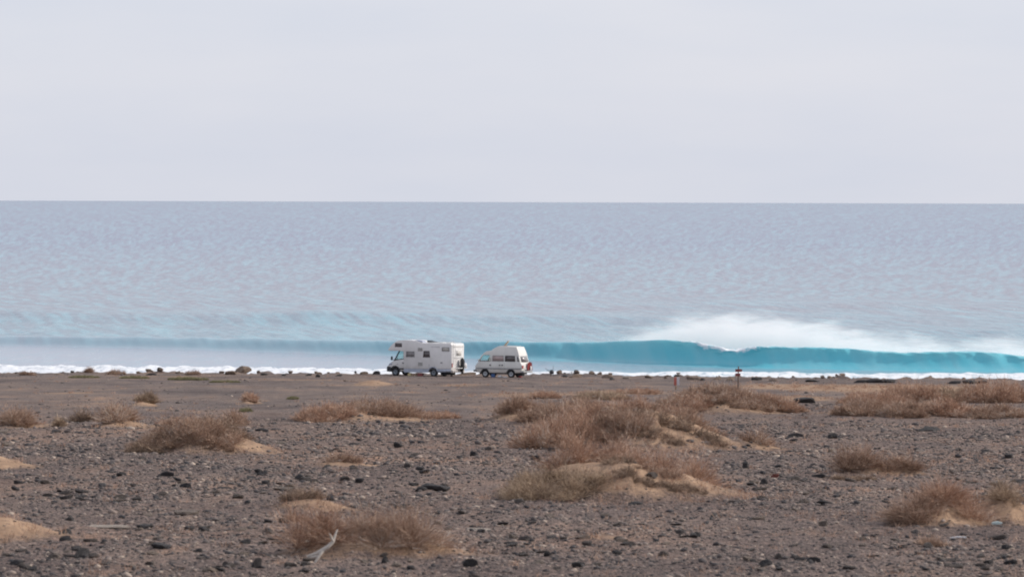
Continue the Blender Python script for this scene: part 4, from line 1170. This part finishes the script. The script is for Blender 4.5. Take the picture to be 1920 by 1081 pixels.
    for (s0, s1, z0, z1) in ((3.12, 3.6, 2.16, 2.47), (3.16, 3.6, 0.9, 1.23)):
        v = MB().box(L0 - s1, L0 - s0, hw + 0.002, hw + 0.018, z0, z1).build('vent_panel', M_PANEL, r, bevel=0.005)
        for i in range(5):
            zz = z0 + 0.05 + i * (z1 - z0 - 0.1) / 4
            MB().box(L0 - s1 + 0.04, L0 - s0 - 0.04, hw + 0.019, hw + 0.026, zz - 0.012, zz + 0.012).build('louvre', M_GREYT, v)
    MB().box(L0 - 5.57, L0 - 5.36, hw + 0.002, hw + 0.02, 1.14, 1.26).build('socket_cover', M_GREYT, r, bevel=0.005)
    for i in range(7):
        s0 = 4.4 + i * 0.135
        MB().box(L0 - s0 - 0.1, L0 - s0, hw + 0.001, hw + 0.004, 2.52, 2.58 + 0.015 * (i % 2)).build('lettering', M_FAINT, r)
    MB().box(L0 - 4.25, L0 - 4.22, hw + 0.001, hw + 0.006, 0.7, 1.05).build('door_seam', M_GREYT, r)
    # far side
    side_window(r, q(1.96, 2.80, 1.64, 2.14), -hw, -1, M_PANEG, M_GREYT)
    side_window(r, q(4.6, 5.6, 1.64, 2.14), -hw, -1, M_PANED, M_PANED)
    # rear wall
    xr = L0 - 6.44
    MB().box(xr - 0.02, xr - 0.002, -0.95, 0.95, 2.55, 2.6).build('rear_trim', M_PANEL, r)
    rw = MB().box(xr - 0.022, xr - 0.002, -0.65, 0.35, 1.75, 2.3).build('window', M_ALU, r, bevel=0.02)
    MB().box(xr - 0.03, xr - 0.02, -0.59, 0.29, 1.81, 2.24).build('pane', M_PANEL, rw)
    for sd in (1, -1):
        MB().box(xr - 0.04, xr - 0.001, sd * 1.0 - 0.075, sd * 1.0 + 0.075, 0.82, 1.18).build('tail_light', M_REDL, r, bevel=0.02)
    MB().box(xr - 0.1, xr + 0.12, -1.05, 1.05, 0.36, 0.6).build('rear_bumper', M_WHITEP, r, bevel=0.04)
    ld = MB()
    for yy in (0.62, 0.98): ld.tube([(xr - 0.09, yy, 1.1), (xr - 0.09, yy, 2.9), (xr + 0.02, yy, 3.02), (xr + 0.2, yy, 2.88)], 0.02, 6)
    lad = ld.build('ladder', M_ALU, r)
    for i in range(7): MB().tube([(xr - 0.09, 0.62, 1.2 + i * 0.26), (xr - 0.09, 0.98, 1.2 + i * 0.26)], 0.014, 6).build('rung', M_ALU, lad)
    bk = MB()
    for yy in (-0.55, 0.35):
        bk.tube([(xr - 0.03, yy, 1.65), (xr - 0.1, yy, 1.7), (xr - 0.1, yy, 0.75), (xr - 0.5, yy, 0.72)], 0.018, 6)
    for xx in (0.2, 0.42): bk.tube([(xr - xx, -0.95, 0.74), (xr - xx, 0.75, 0.74)], 0.03, 6)
    bk.tube([(xr - 0.1, -0.8, 1.68), (xr - 0.1, 0.6, 1.68)], 0.018, 6)
    bk.build('bike_rack', M_ALU, r)
    # roof
    MB().prism(S([(2.55, 3.0), (2.7, 3.10), (3.0, 3.13), (3.45, 3.04), (3.55, 2.9)]), 0.35, 0.95).build('roof_light', M_DOME, r, bevel=0.05)
    MB().prism(S([(3.55, 2.95), (4.2, 2.91), (4.2, 2.95), (3.55, 3.08)]), -0.5, 0.25).build('solar_panel', M_DARKPL, r)
    for s0 in (4.7, 5.5): MB().box(L0 - s0 - 0.4, L0 - s0, -0.25, 0.25, 2.86, 2.95).build('roof_vent', M_ALU, r, bevel=0.03)
    rr = MB()
    for sd in (1, -1): rr.tube([(L0 - 3.9, sd * 0.95, 2.93), (L0 - 6.3, sd * 0.95, 2.93)], 0.02, 6)
    rr.build('roof_rail', M_ALU, r)
    # underside and wheels
    MB().box(L0 - 6.2, L0 - 0.5, -0.75, 0.75, 0.34, 0.5).build('chassis', M_DARKPL, r)
    MB().box(L0 - 5.95, L0 - 5.25, -0.5, 0.75, 0.14, 0.36).build('water_tank', M_DARKPL, r, bevel=0.03)
    for sd in (1, -1):
        wheel(r, L0 - 0.80, sd * 0.86, 0.36, 0.24, M_RIM, sd)
        wheel(r, L0 - 4.62, sd * 0.90, 0.36, 0.24, M_RIM, sd)
    place(r, 797, 704.0, R(28))
    return r
MH = motorhome()
bpy.context.view_layer.update()
def world_of(root, loc): return root.matrix_world @ Vector(loc)

# ------------------------------------------------------------------ small high-roof van
def camper_van():
    r = empty('camper_van')
    tag(r, 'small off-white high roof camper van right of the motorhome', 'van')
    L0 = 2.05
    def S(poly): return [(L0 - s, z) for s, z in poly]
    hw = 0.83
    low = [(0.08, 0.40)] + arch(0.88, 0.36, 0.36, zc=0.3) + arch(3.14, 0.36, 0.36, zc=0.3) + [(4.02, 0.40), (4.10, 0.7), (4.08, 1.0), (4.0, 1.22), (0.30, 1.26), (0.12, 1.05), (0.02, 0.85), (0.0, 0.6)]
    MB().prism(S(low), -hw, hw).build('body', M_CREAM, r, bevel=0.05, seg=3)
    # window band: roof over cab, pillars, rear cabin
    ti = 0.09   # tumblehome
    def band(poly, name, mat):
        b = MB()
        b.prism2([(L0 - s, z) for s, z in poly], -hw + 0.03, [(L0 - s, z) for s, z in poly], hw - 0.03)
        return b.build(name, mat, r, bevel=0.03)
    band([(1.36, 1.22), (3.98, 1.20), (3.83, 1.70), (1.36, 1.78)], 'cabin', M_CREAM)
    # high roof: narrower at the top
    roof_lo = [(0.62, 1.76), (3.83, 1.68)]
    pl = [(0.60, 1.76), (3.85, 1.70), (3.72, 2.10), (3.57, 2.44), (1.96, 2.47), (1.52, 2.24), (1.40, 2.13), (0.95, 2.06), (0.72, 1.92)]
    n = len(pl)
    def half(z): return (hw - 0.03) - max(0.0, z - 1.76) * 0.12
    b = MB()
    vs = [(L0 - s, -half(z), z) for s, z in pl] + [(L0 - s, half(z), z) for s, z in pl]
    fs = [tuple(range(n)), tuple(range(2 * n - 1, n - 1, -1))] + [(i, i + n, (i + 1) % n + n, (i + 1) % n) for i in range(n)]
    b.add(vs, fs); b.build('high_roof', M_CREAM, r, bevel=0.04, seg=3)
    # cab glass and pillars
    for sd in (1, -1):
        y = sd * (hw - 0.045)
        MB().prism(S([(0.42, 1.27), (1.30, 1.27), (1.34, 1.76), (0.66, 1.76)]), y - 0.004, y + 0.004).build('side_window', M_GLASS, r)
        MB().prism(S([(0.28, 1.25), (0.40, 1.25), (0.70, 1.79), (0.60, 1.79)]), y - 0.035, y + 0.03).build('pillar', M_CREAM, r)
        MB().prism(S([(1.28, 1.25), (1.40, 1.25), (1.40, 1.79), (1.32, 1.79)]), y - 0.03, y + 0.03).build('pillar', M_CREAM, r)
        MB().prism(S([(0.36, 1.25), (1.3, 1.25), (1.3, 1.30), (0.4, 1.30)]), y - 0.02, y + 0.036).build('window_sill', M_GREYT, r)
        b = MB().box(L0 - 1.35, L0 - 1.15, sd * 0.38 - 0.2, sd * 0.38 + 0.2, 0.9, 1.6).build('seat', M_SEAT, r, bevel=0.05)
        yy = hw - 0.03
        side_window(r, [(L0 - 1.52, 1.27), (L0 - 2.50, 1.27), (L0 - 2.50, 1.73), (L0 - 1.52, 1.73)], sd * yy, sd, M_PINK, M_GREYT, 0.03)
        side_window(r, [(L0 - 2.62, 1.27), (L0 - 3.50, 1.27), (L0 - 3.48, 1.73), (L0 - 2.62, 1.73)], sd * yy, sd, M_PANED, M_DARKPL, 0.035)
        MB().prism(S([(3.72, 1.28), (3.84, 1.28), (3.74, 1.68), (3.66, 1.68)]), sd * yy - 0.003, sd * yy + 0.012).build('air_slot', M_DARKPL, r)
        MB().prism(S([(0.1, 0.66), (4.06, 0.66), (4.06, 0.76), (0.1, 0.76)]), sd * hw - 0.003, sd * hw + 0.014).build('trim_strip', M_GREYT, r)
        m = MB().box(L0 - 0.42, L0 - 0.34, sd * 0.96 - 0.07, sd * 0.96 + 0.07, 1.26, 1.42).build('mirror', M_CREAM, r, bevel=0.02)
        for k_, s0 in enumerate((1.28, 2.12, 2.33)):
            MB().box(L0 - s0 - 0.11, L0 - s0, sd * hw + sd * 0.001, sd * hw + sd * 0.03, 0.93, 1.02).build('handle', M_DARKPL, r)
        for s0 in (1.40, 2.56): MB().box(L0 - s0 - 0.012, L0 - s0, sd * hw - 0.002, sd * hw + 0.004, 0.42, 1.2).build('door_seam', M_GREYT, r)
    MB().add([(L0 - 0.30, -0.76, 1.26), (L0 - 0.30, 0.76, 1.26), (L0 - 0.64, 0.72, 1.78), (L0 - 0.64, -0.72, 1.78)], [(0, 1, 2, 3)]).build('windscreen', M_GLASS, r)
    MB().box(L0 - 0.55, L0 - 0.3, -0.74, 0.74, 1.2, 1.32).build('dashboard', M_DARKPL, r, bevel=0.03)
    MB().box(L0 - 0.16, L0 + 0.14, -0.84, 0.84, 0.44, 0.58).build('front_bumper', M_DARKPL, r, bevel=0.03)
    for sd in (1, -1):
        MB().box(L0 - 0.05, L0 + 0.02, sd * 0.6 - 0.14, sd * 0.6 + 0.14, 0.78, 0.94).build('headlight', M_DOME, r, bevel=0.01)
        for s0 in (0.88, 3.14):
            MB().prism(S(arch(s0, 0.39, 0.36, zc=0.3) + arch(s0, 0.345, 0.36, zc=0.3)[::-1]), sd * hw - 0.02, sd * hw + 0.016).build('wheel_arch', M_DARKPL, r)
            wheel(r, L0 - s0, sd * 0.70, 0.30, 0.19, M_RIML, sd)
    # tailgate
    def X(z): return L0 - (4.0 - (z - 1.22) * 0.30) if z < 1.72 else L0 - 3.85
    tw = MB().add([(L0 - 4.02, -0.62, 1.25), (L0 - 4.02, 0.62, 1.25), (L0 - 3.885, 0.58, 1.68), (L0 - 3.885, -0.58, 1.68),
                   (L0 - 3.96, -0.62, 1.25), (L0 - 3.96, 0.62, 1.25), (L0 - 3.82, 0.58, 1.68), (L0 - 3.82, -0.58, 1.68)],
                  [(0, 1, 2, 3), (4, 7, 6, 5), (0, 4, 5, 1), (1, 5, 6, 2), (2, 6, 7, 3), (3, 7, 4, 0)]).build('rear_window', M_PANEG, r)
    for sd in (1, -1):
        MB().box(L0 - 4.14, L0 - 4.05, sd * 0.68 - 0.13, sd * 0.68 + 0.13, 0.74, 0.98).build('tail_light', M_REDL, r, bevel=0.02)
    MB().box(L0 - 4.28, L0 - 3.98, -0.84, 0.84, 0.40, 0.55).build('rear_bumper', M_GREYT, r, bevel=0.03)
    MB().box(L0 - 4.13, L0 - 4.08, -0.22, 0.22, 0.6, 0.72).build('number_plate', M_ALU, r)
    MB().box(L0 - 3.9, L0 - 0.3, -0.6, 0.6, 0.27, 0.42).build('chassis', M_DARKPL, r)
    MB().box(L0 - 4.0, L0 - 3.55, 0.1, 0.55, 0.14, 0.34).build('silencer', M_DARKPL, r, bevel=0.04)
    rl = MB()
    for sd in (1, -1): rl.tube([(L0 - 2.0, sd * 0.5, 2.5), (L0 - 3.4, sd * 0.5, 2.49)], 0.018, 6)
    rl.build('roof_rail', M_ALU, r)
    place(r, 943, 706.3, R(25))
    r.scale = (1.07, 1.07, 1.07)
    return r
CV = camper_van()
bpy.context.view_layer.update()

# ------------------------------------------------------------------ things stored round the vehicles
def prop(name, root, loc, label, cat, group=None):
    e = empty(name)
    e.matrix_world = root.matrix_world @ Matrix.Translation(loc)
    tag(e, label, cat, group)
    return e
M_YEL = simple('yellow_plastic', (0.72, 0.60, 0.32), 0.6)
M_TAN = simple('tan_wood', (0.42, 0.28, 0.19), 0.8)
M_REDB = simple('red_plastic', (0.30, 0.05, 0.055), 0.55)
M_BLUE = simple('blue_plastic', (0.05, 0.13, 0.33), 0.5)
M_BAG = simple('white_bag', (0.66, 0.66, 0.68), 0.6)
M_SUIT = simple('neoprene', (0.018, 0.018, 0.02), 0.75)
M_BOARD = simple('tan_board', (0.55, 0.44, 0.30), 0.5)
M_REDC = simple('red_cloth', (0.24, 0.03, 0.032), 0.85)
M_SIGN = simple('sign_red', (0.22, 0.045, 0.045), 0.6, dirt=0.2)
M_POST = simple('weathered_post', (0.17, 0.12, 0.10), 0.9, dirt=0.25)
M_ORANGE = simple('marker_red', (0.50, 0.13, 0.10), 0.6)
M_PINKW = simple('marker_white', (0.62, 0.58, 0.60), 0.6)
M_DEAD = simple('bleached_wood', (0.52, 0.47, 0.42), 0.85, dirt=0.2, scale=12)

def jerry_can(root, loc, label, mat):
    e = prop('jerry_can', root, loc, label, 'canister')
    MB().box(-0.16, 0.16, -0.09, 0.09, 0, 0.27).build('can', mat, e, bevel=0.035)
    MB().tube([(-0.08, 0, 0.26), (-0.08, 0, 0.32), (0.08, 0, 0.32), (0.08, 0, 0.26)], 0.015, 6).build('handle', mat, e)
    MB().lathe([(0.0, 0), (0.03, 0), (0.03, 0.03), (0.0, 0.03)], (0, 0, 0), 10).build('cap', M_DARKPL, e).matrix_local = Matrix.Translation((0.11, 0, 0.26)) @ Matrix.Rotation(R(90), 4, 'X')
    return e
def crate(root, loc, w, d, h, label, mat):
    e = prop('crate', root, loc, label, 'crate')
    b = MB(); b.box(-w, w, -d, d, 0, 0.03)
    b.build('base', mat, e)
    for sx in (-1, 1):
        for i in range(3):
            z = 0.035 + i * h / 3
            MB().box(sx * w - 0.012, sx * w + 0.012, -d, d, z, z + h / 3 * 0.78).build('slat', mat, e)
    for sy in (-1, 1):
        for i in range(3):
            z = 0.035 + i * h / 3
            MB().box(-w - 0.012, w + 0.012, sy * d - 0.012, sy * d + 0.012, z, z + h / 3 * 0.78).build('slat', mat, e)
    return e
jerry_can(MH, (3.2 - 2.25, 0.95, -0.0), 'cream yellow canister standing under the motorhome body', M_YEL)
crate(MH, (3.2 - 2.75, 0.9, 0), 0.24, 0.16, 0.2, 'tan slatted crate under the motorhome, beside the yellow canister', M_TAN)
crate(MH, (3.2 - 3.3, 0.9, 0), 0.22, 0.16, 0.22, 'dark red slatted crate under the motorhome', M_REDB)
def bag(root, loc, sc, label, mat, name='bag', seed=3):
    e = prop(name, root, loc, label, 'bag')
    bm = bmesh.new(); bmesh.ops.create_icosphere(bm, subdivisions=3, radius=1)
    rr = random.Random(seed)
    for v in bm.verts:
        f = 1 + 0.12 * math.sin(v.co.x * 5 + seed) * math.cos(v.co.y * 4) + rr.uniform(-0.03, 0.03)
        v.co = Vector((v.co.x * sc[0] * f, v.co.y * sc[1] * f, max(v.co.z, -0.75) * sc[2] * f + 0.75 * sc[2]))
    me = bpy.data.meshes.new('sack'); bm.to_mesh(me); bm.free()
    link('sack', me, mat, e, smooth=True)
    MB().tube([(-0.06, 0, 1.65 * sc[2]), (0, 0, 1.95 * sc[2]), (0.06, 0, 1.65 * sc[2])], 0.012, 6).build('tie', mat, e)
    return e
jerry_can(CV, (2.05 - 1.52, 0.62, 0), 'blue canister on the ground under the camper van', M_BLUE)
bag(CV, (2.05 - 2.15, 0.7, 0), (0.2, 0.14, 0.09), 'white bag on the ground under the middle of the camper van', M_BAG, seed=4)
bag(CV, (2.05 - 2.65, 0.85, 0), (0.22, 0.12, 0.05), 'flat pale bag by the rear wheel of the camper van', M_BAG, seed=6)
bag(CV, (2.05 - 3.85, 0.55, 0), (0.16, 0.14, 0.08), 'dark red bag on the ground under the tail of the camper van', M_REDB, seed=8)
# wetsuit and bundle on the motorhome's rack
xr = 3.2 - 6.44
e = prop('wetsuit', MH, (xr - 0.3, -0.28, 0.78), 'black wetsuit hanging on the rear rack of the motorhome', 'wetsuit')
e.scale = (1.3, 1.3, 1.25)
bm = bmesh.new()
suit = [(0.0, 0.06, 0.0), (0.12, 0.14, 0.0), (0.32, 0.17, 0), (0.55, 0.13, 0), (0.75, 0.16, 0), (0.9, 0.12, 0), (1.0, 0.03, 0)]
MB().tube([(0.02 * math.sin(z * 9), 0.04 * math.sin(z * 6), z * 0.95 - 0.28) for z, w, _ in suit], [w for _, w, _ in suit], 12).build('torso', M_SUIT, e)
for sy in (-1, 1):
    MB().tube([(0, sy * 0.06, 0.0), (0.02, sy * 0.09, -0.2), (0.0, sy * 0.07, -0.42)], [0.08, 0.06, 0.045], 8).build('leg', M_SUIT, e)
    MB().tube([(0, sy * 0.12, 0.5), (0, sy * 0.2, 0.3), (0.01, sy * 0.19, 0.02)], [0.06, 0.05, 0.035], 8).build('sleeve', M_SUIT, e)
bag(MH, (xr - 0.34, -0.72, 0.77), (0.14, 0.26, 0.24), 'rounded pale grey bundle on the rear rack of the motorhome', M_BAG, 'bundle', 11)
# red cloth with a pale panel on the van's tailgate
e = prop('towel', CV, (2.05 - 4.2, -0.42, 0.6), 'red towel with a pale patch hung on the tail of the camper van', 'towel')
e.scale = (1.4, 1.45, 1.4)
vs = []; fs = []
N1 = 10
for i in range(N1 + 1):
    for j in range(9):
        yy = -0.34 + 0.68 * i / N1; zz = 0.5 * j / 8 * (1 - 0.25 * abs(i / N1 - 0.5))
        vs.append((-0.02 - 0.03 * math.sin(i * 1.7) - 0.02 * (1 - j / 8), yy * (1 - 0.25 * j / 8), zz))
for i in range(N1):
    for j in range(8): fs.append((i * 9 + j, i * 9 + j + 1, (i + 1) * 9 + j + 1, (i + 1) * 9 + j))
o = MB().add(vs, fs).build('cloth', M_REDC, e)
sm = o.modifiers.new('thickness', 'SOLIDIFY'); sm.thickness = 0.02
MB().box(-0.105, -0.075, -0.11, 0.08, 0.02, 0.24).build('patch', M_BAG, e, bevel=0.01)
# board end sticking up from the van's roof
e = prop('board', CV, (2.05 - 2.45, 0.25, 2.5), 'tan board propped at a slant on the camper van roof', 'board')
out = [(-0.22, 0.0), (-0.05, 0.0), (0.20, 0.28), (0.25, 0.40), (0.19, 0.42), (0.10, 0.36)]
MB().prism([(-x, z) for x, z in out], -0.05, 0.05).build('plank', M_BOARD, e, bevel=0.015)
MB().box(-0.10, 0.24, -0.1, 0.1, -0.04, 0.03).build('foot', M_TAN, e)

# rods and a dark pot at the edge of the land
x, d = at(1035, 705)
e = empty('barbecue', (x, d, gz(x, d))); tag(e, 'small black kettle on legs with thin rods at the edge of the land', 'barbecue')
b = MB(); b.lathe([(0.0, 0.0), (0.14, 0.02), (0.2, 0.1), (0.21, 0.2), (0.16, 0.3), (0.0, 0.36)], (0, 0, 0), 18)
o = b.build('kettle', M_DARKPL, e); o.matrix_local = Matrix.Translation((0.0, 0, 0.18)) @ Matrix.Rotation(R(90), 4, 'X')
for k in range(3):
    a = k * 2.09
    MB().tube([(0.12 * math.cos(a), 0.12 * math.sin(a), 0.25), (0.2 * math.cos(a), 0.2 * math.sin(a), -0.02)], 0.018, 6).build('leg', M_DARKPL, e)
MB().tube([(-0.1, 0, 0.3), (-0.45, 0.0, 0.62), (-0.56, 0, 0.7)], 0.018, 6).build('rod', M_DARKPL, e)
MB().tube([(0.1, 0, 0.3), (0.14, 0.0, 0.95)], 0.014, 6).build('rod', M_DARKPL, e)
MB().tube([(-0.42, 0, 0.5), (0.1, 0.0, 0.56)], 0.014, 6).build('rod', M_DARKPL, e)
x, d = at(1072, 704)
e = empty('driftwood', (x, d, gz(x, d))); tag(e, 'small thin grey sticks lying at the edge right of the black kettle', 'driftwood')
MB().tube([(-0.4, 0, 0.05), (-0.1, 0.05, 0.28), (0.25, 0, 0.3)], [0.03, 0.025, 0.015], 6).build('stick', M_GREYT, e)
MB().tube([(0.05, 0, -0.02), (0.02, 0.02, 0.28), (0.06, 0, 0.45)], [0.035, 0.03, 0.015], 6).build('stick', M_GREYT, e)

# signpost with two arrow boards
x, d = at(1385, 727)
e = empty('signpost', (x, d, gz(x, d))); tag(e, 'wooden signpost with two dark red arrow boards pointing opposite ways', 'signpost')
ht = 6.32 - gz(x, d)
MB().tube([(0, 0, -0.2), (0.005, 0, ht * .5), (0.02, 0, ht)], [0.05, 0.047, 0.04], 8).build('post', M_POST, e)
def arrow(cx, cz, L, hh, sgn, yaw):
    pts = [(-L / 2, -hh / 2), (L / 2 - 0.09, -hh / 2), (L / 2, 0), (L / 2 - 0.09, hh / 2), (-L / 2, hh / 2)]
    o = MB().prism([(sgn * p[0], p[1]) for p in pts], -0.015, 0.015).build('arrow_board', M_SIGN, e, bevel=0.004)
    o.location = (cx, -0.07, cz); o.rotation_euler = (0, 0, yaw)
    MB().box(-0.025, 0.025, 0.016, 0.05, -hh * .3, hh * .3).build('bracket', M_DARKPL, o)
arrow(0.05, ht - 0.30, 0.54, 0.20, 1, 0.25)
arrow(-0.05, ht - 0.60, 0.42, 0.19, -1, -0.2)
# red and white marker
x, d = at(1268, 729)
e = empty('marker_post', (x, d, gz(x, d))); tag(e, 'short wooden marker post with a red panel, a white panel and dark top', 'marker post')
MB().tube([(0, 0, -0.15), (0.0, 0, 1.06)], [0.045, 0.04], 8).build('post', M_TAN, e)
MB().tube([(0, 0, 0.93), (0.0, 0, 1.07)], [0.06, 0.055], 10).build('cap', M_DARKPL, e)
MB().box(-0.13, 0.05, -0.065, -0.045, 0.32, 0.86).build('red_panel', M_ORANGE, e, bevel=0.006)
MB().box(0.07, 0.25, -0.06, -0.04, 0.32, 0.88).build('white_panel', M_PINKW, e, bevel=0.006)
MB().box(-0.1, 0.22, -0.04, -0.02, 0.55, 0.6).build('crossbar', M_TAN, e)

# bleached branch in the foreground
x, d = at(600, 1054)
e = empty('dead_branch', (x, d - 0.25, gz(x, d - 0.25))); tag(e, 'bleached forked dead branch lying against the foreground shrub', 'branch')
pm = F / d
def P2(px, py, yy=0.0): return ((px - 600) / pm, yy, (1047 - py) / pm)
MB().tube([P2(578, 1036, .05), P2(592, 1031, .02), P2(606, 1024, 0), P2(617, 1017, .02), P2(626, 1008, .05), P2(629, 999, .07), P2(634, 985, .12)],
          [0.028, 0.034, 0.042, 0.04, 0.034, 0.026, 0.012], 8).build('limb', M_DEAD, e)
MB().tube([P2(627, 1008, .05), P2(623, 1000, .0), P2(621, 992, -.05)], [0.028, 0.022, 0.012], 7).build('fork', M_DEAD, e)
MB().tube([P2(609, 1022, 0), P2(602, 1032, -.06), P2(595, 1043, -.1), P2(590, 1050, -.12)], [0.032, 0.03, 0.024, 0.012], 7).build('fork', M_DEAD, e)
MB().tube([P2(580, 1038, .05), P2(590, 1036, -.02), P2(602, 1033, -.05)], [0.014, 0.024, 0.022], 7).build('fork', M_DEAD, e)
# small litter
x, d = at(1800, 1013)
e = tag(MB().tube([(-0.17, 0, 0.03), (0, 0.02, 0.045), (0.17, 0, 0.04)], [0.012, 0.018, 0.014], 7).build('driftwood', M_BAG), 'straight pale stick lying below the bottom right mound', 'driftwood')
e.location = (x, d, gz(x, d))
x, d = at(1872, 989)
e = MB().prism([(-0.12, 0), (0.1, 0.0), (0.13, 0.04), (0.02, 0.07), (-0.1, 0.05)], -0.05, 0.05).build('plastic_scrap', simple('pale_teal_plastic', (0.5, 0.6, 0.6), 0.4), None, bevel=0.01)
tag(e, 'pale blue green scrap on the sand of the bottom right mound', 'litter'); e.location = (x, d, gz(x, d) + 0.02)
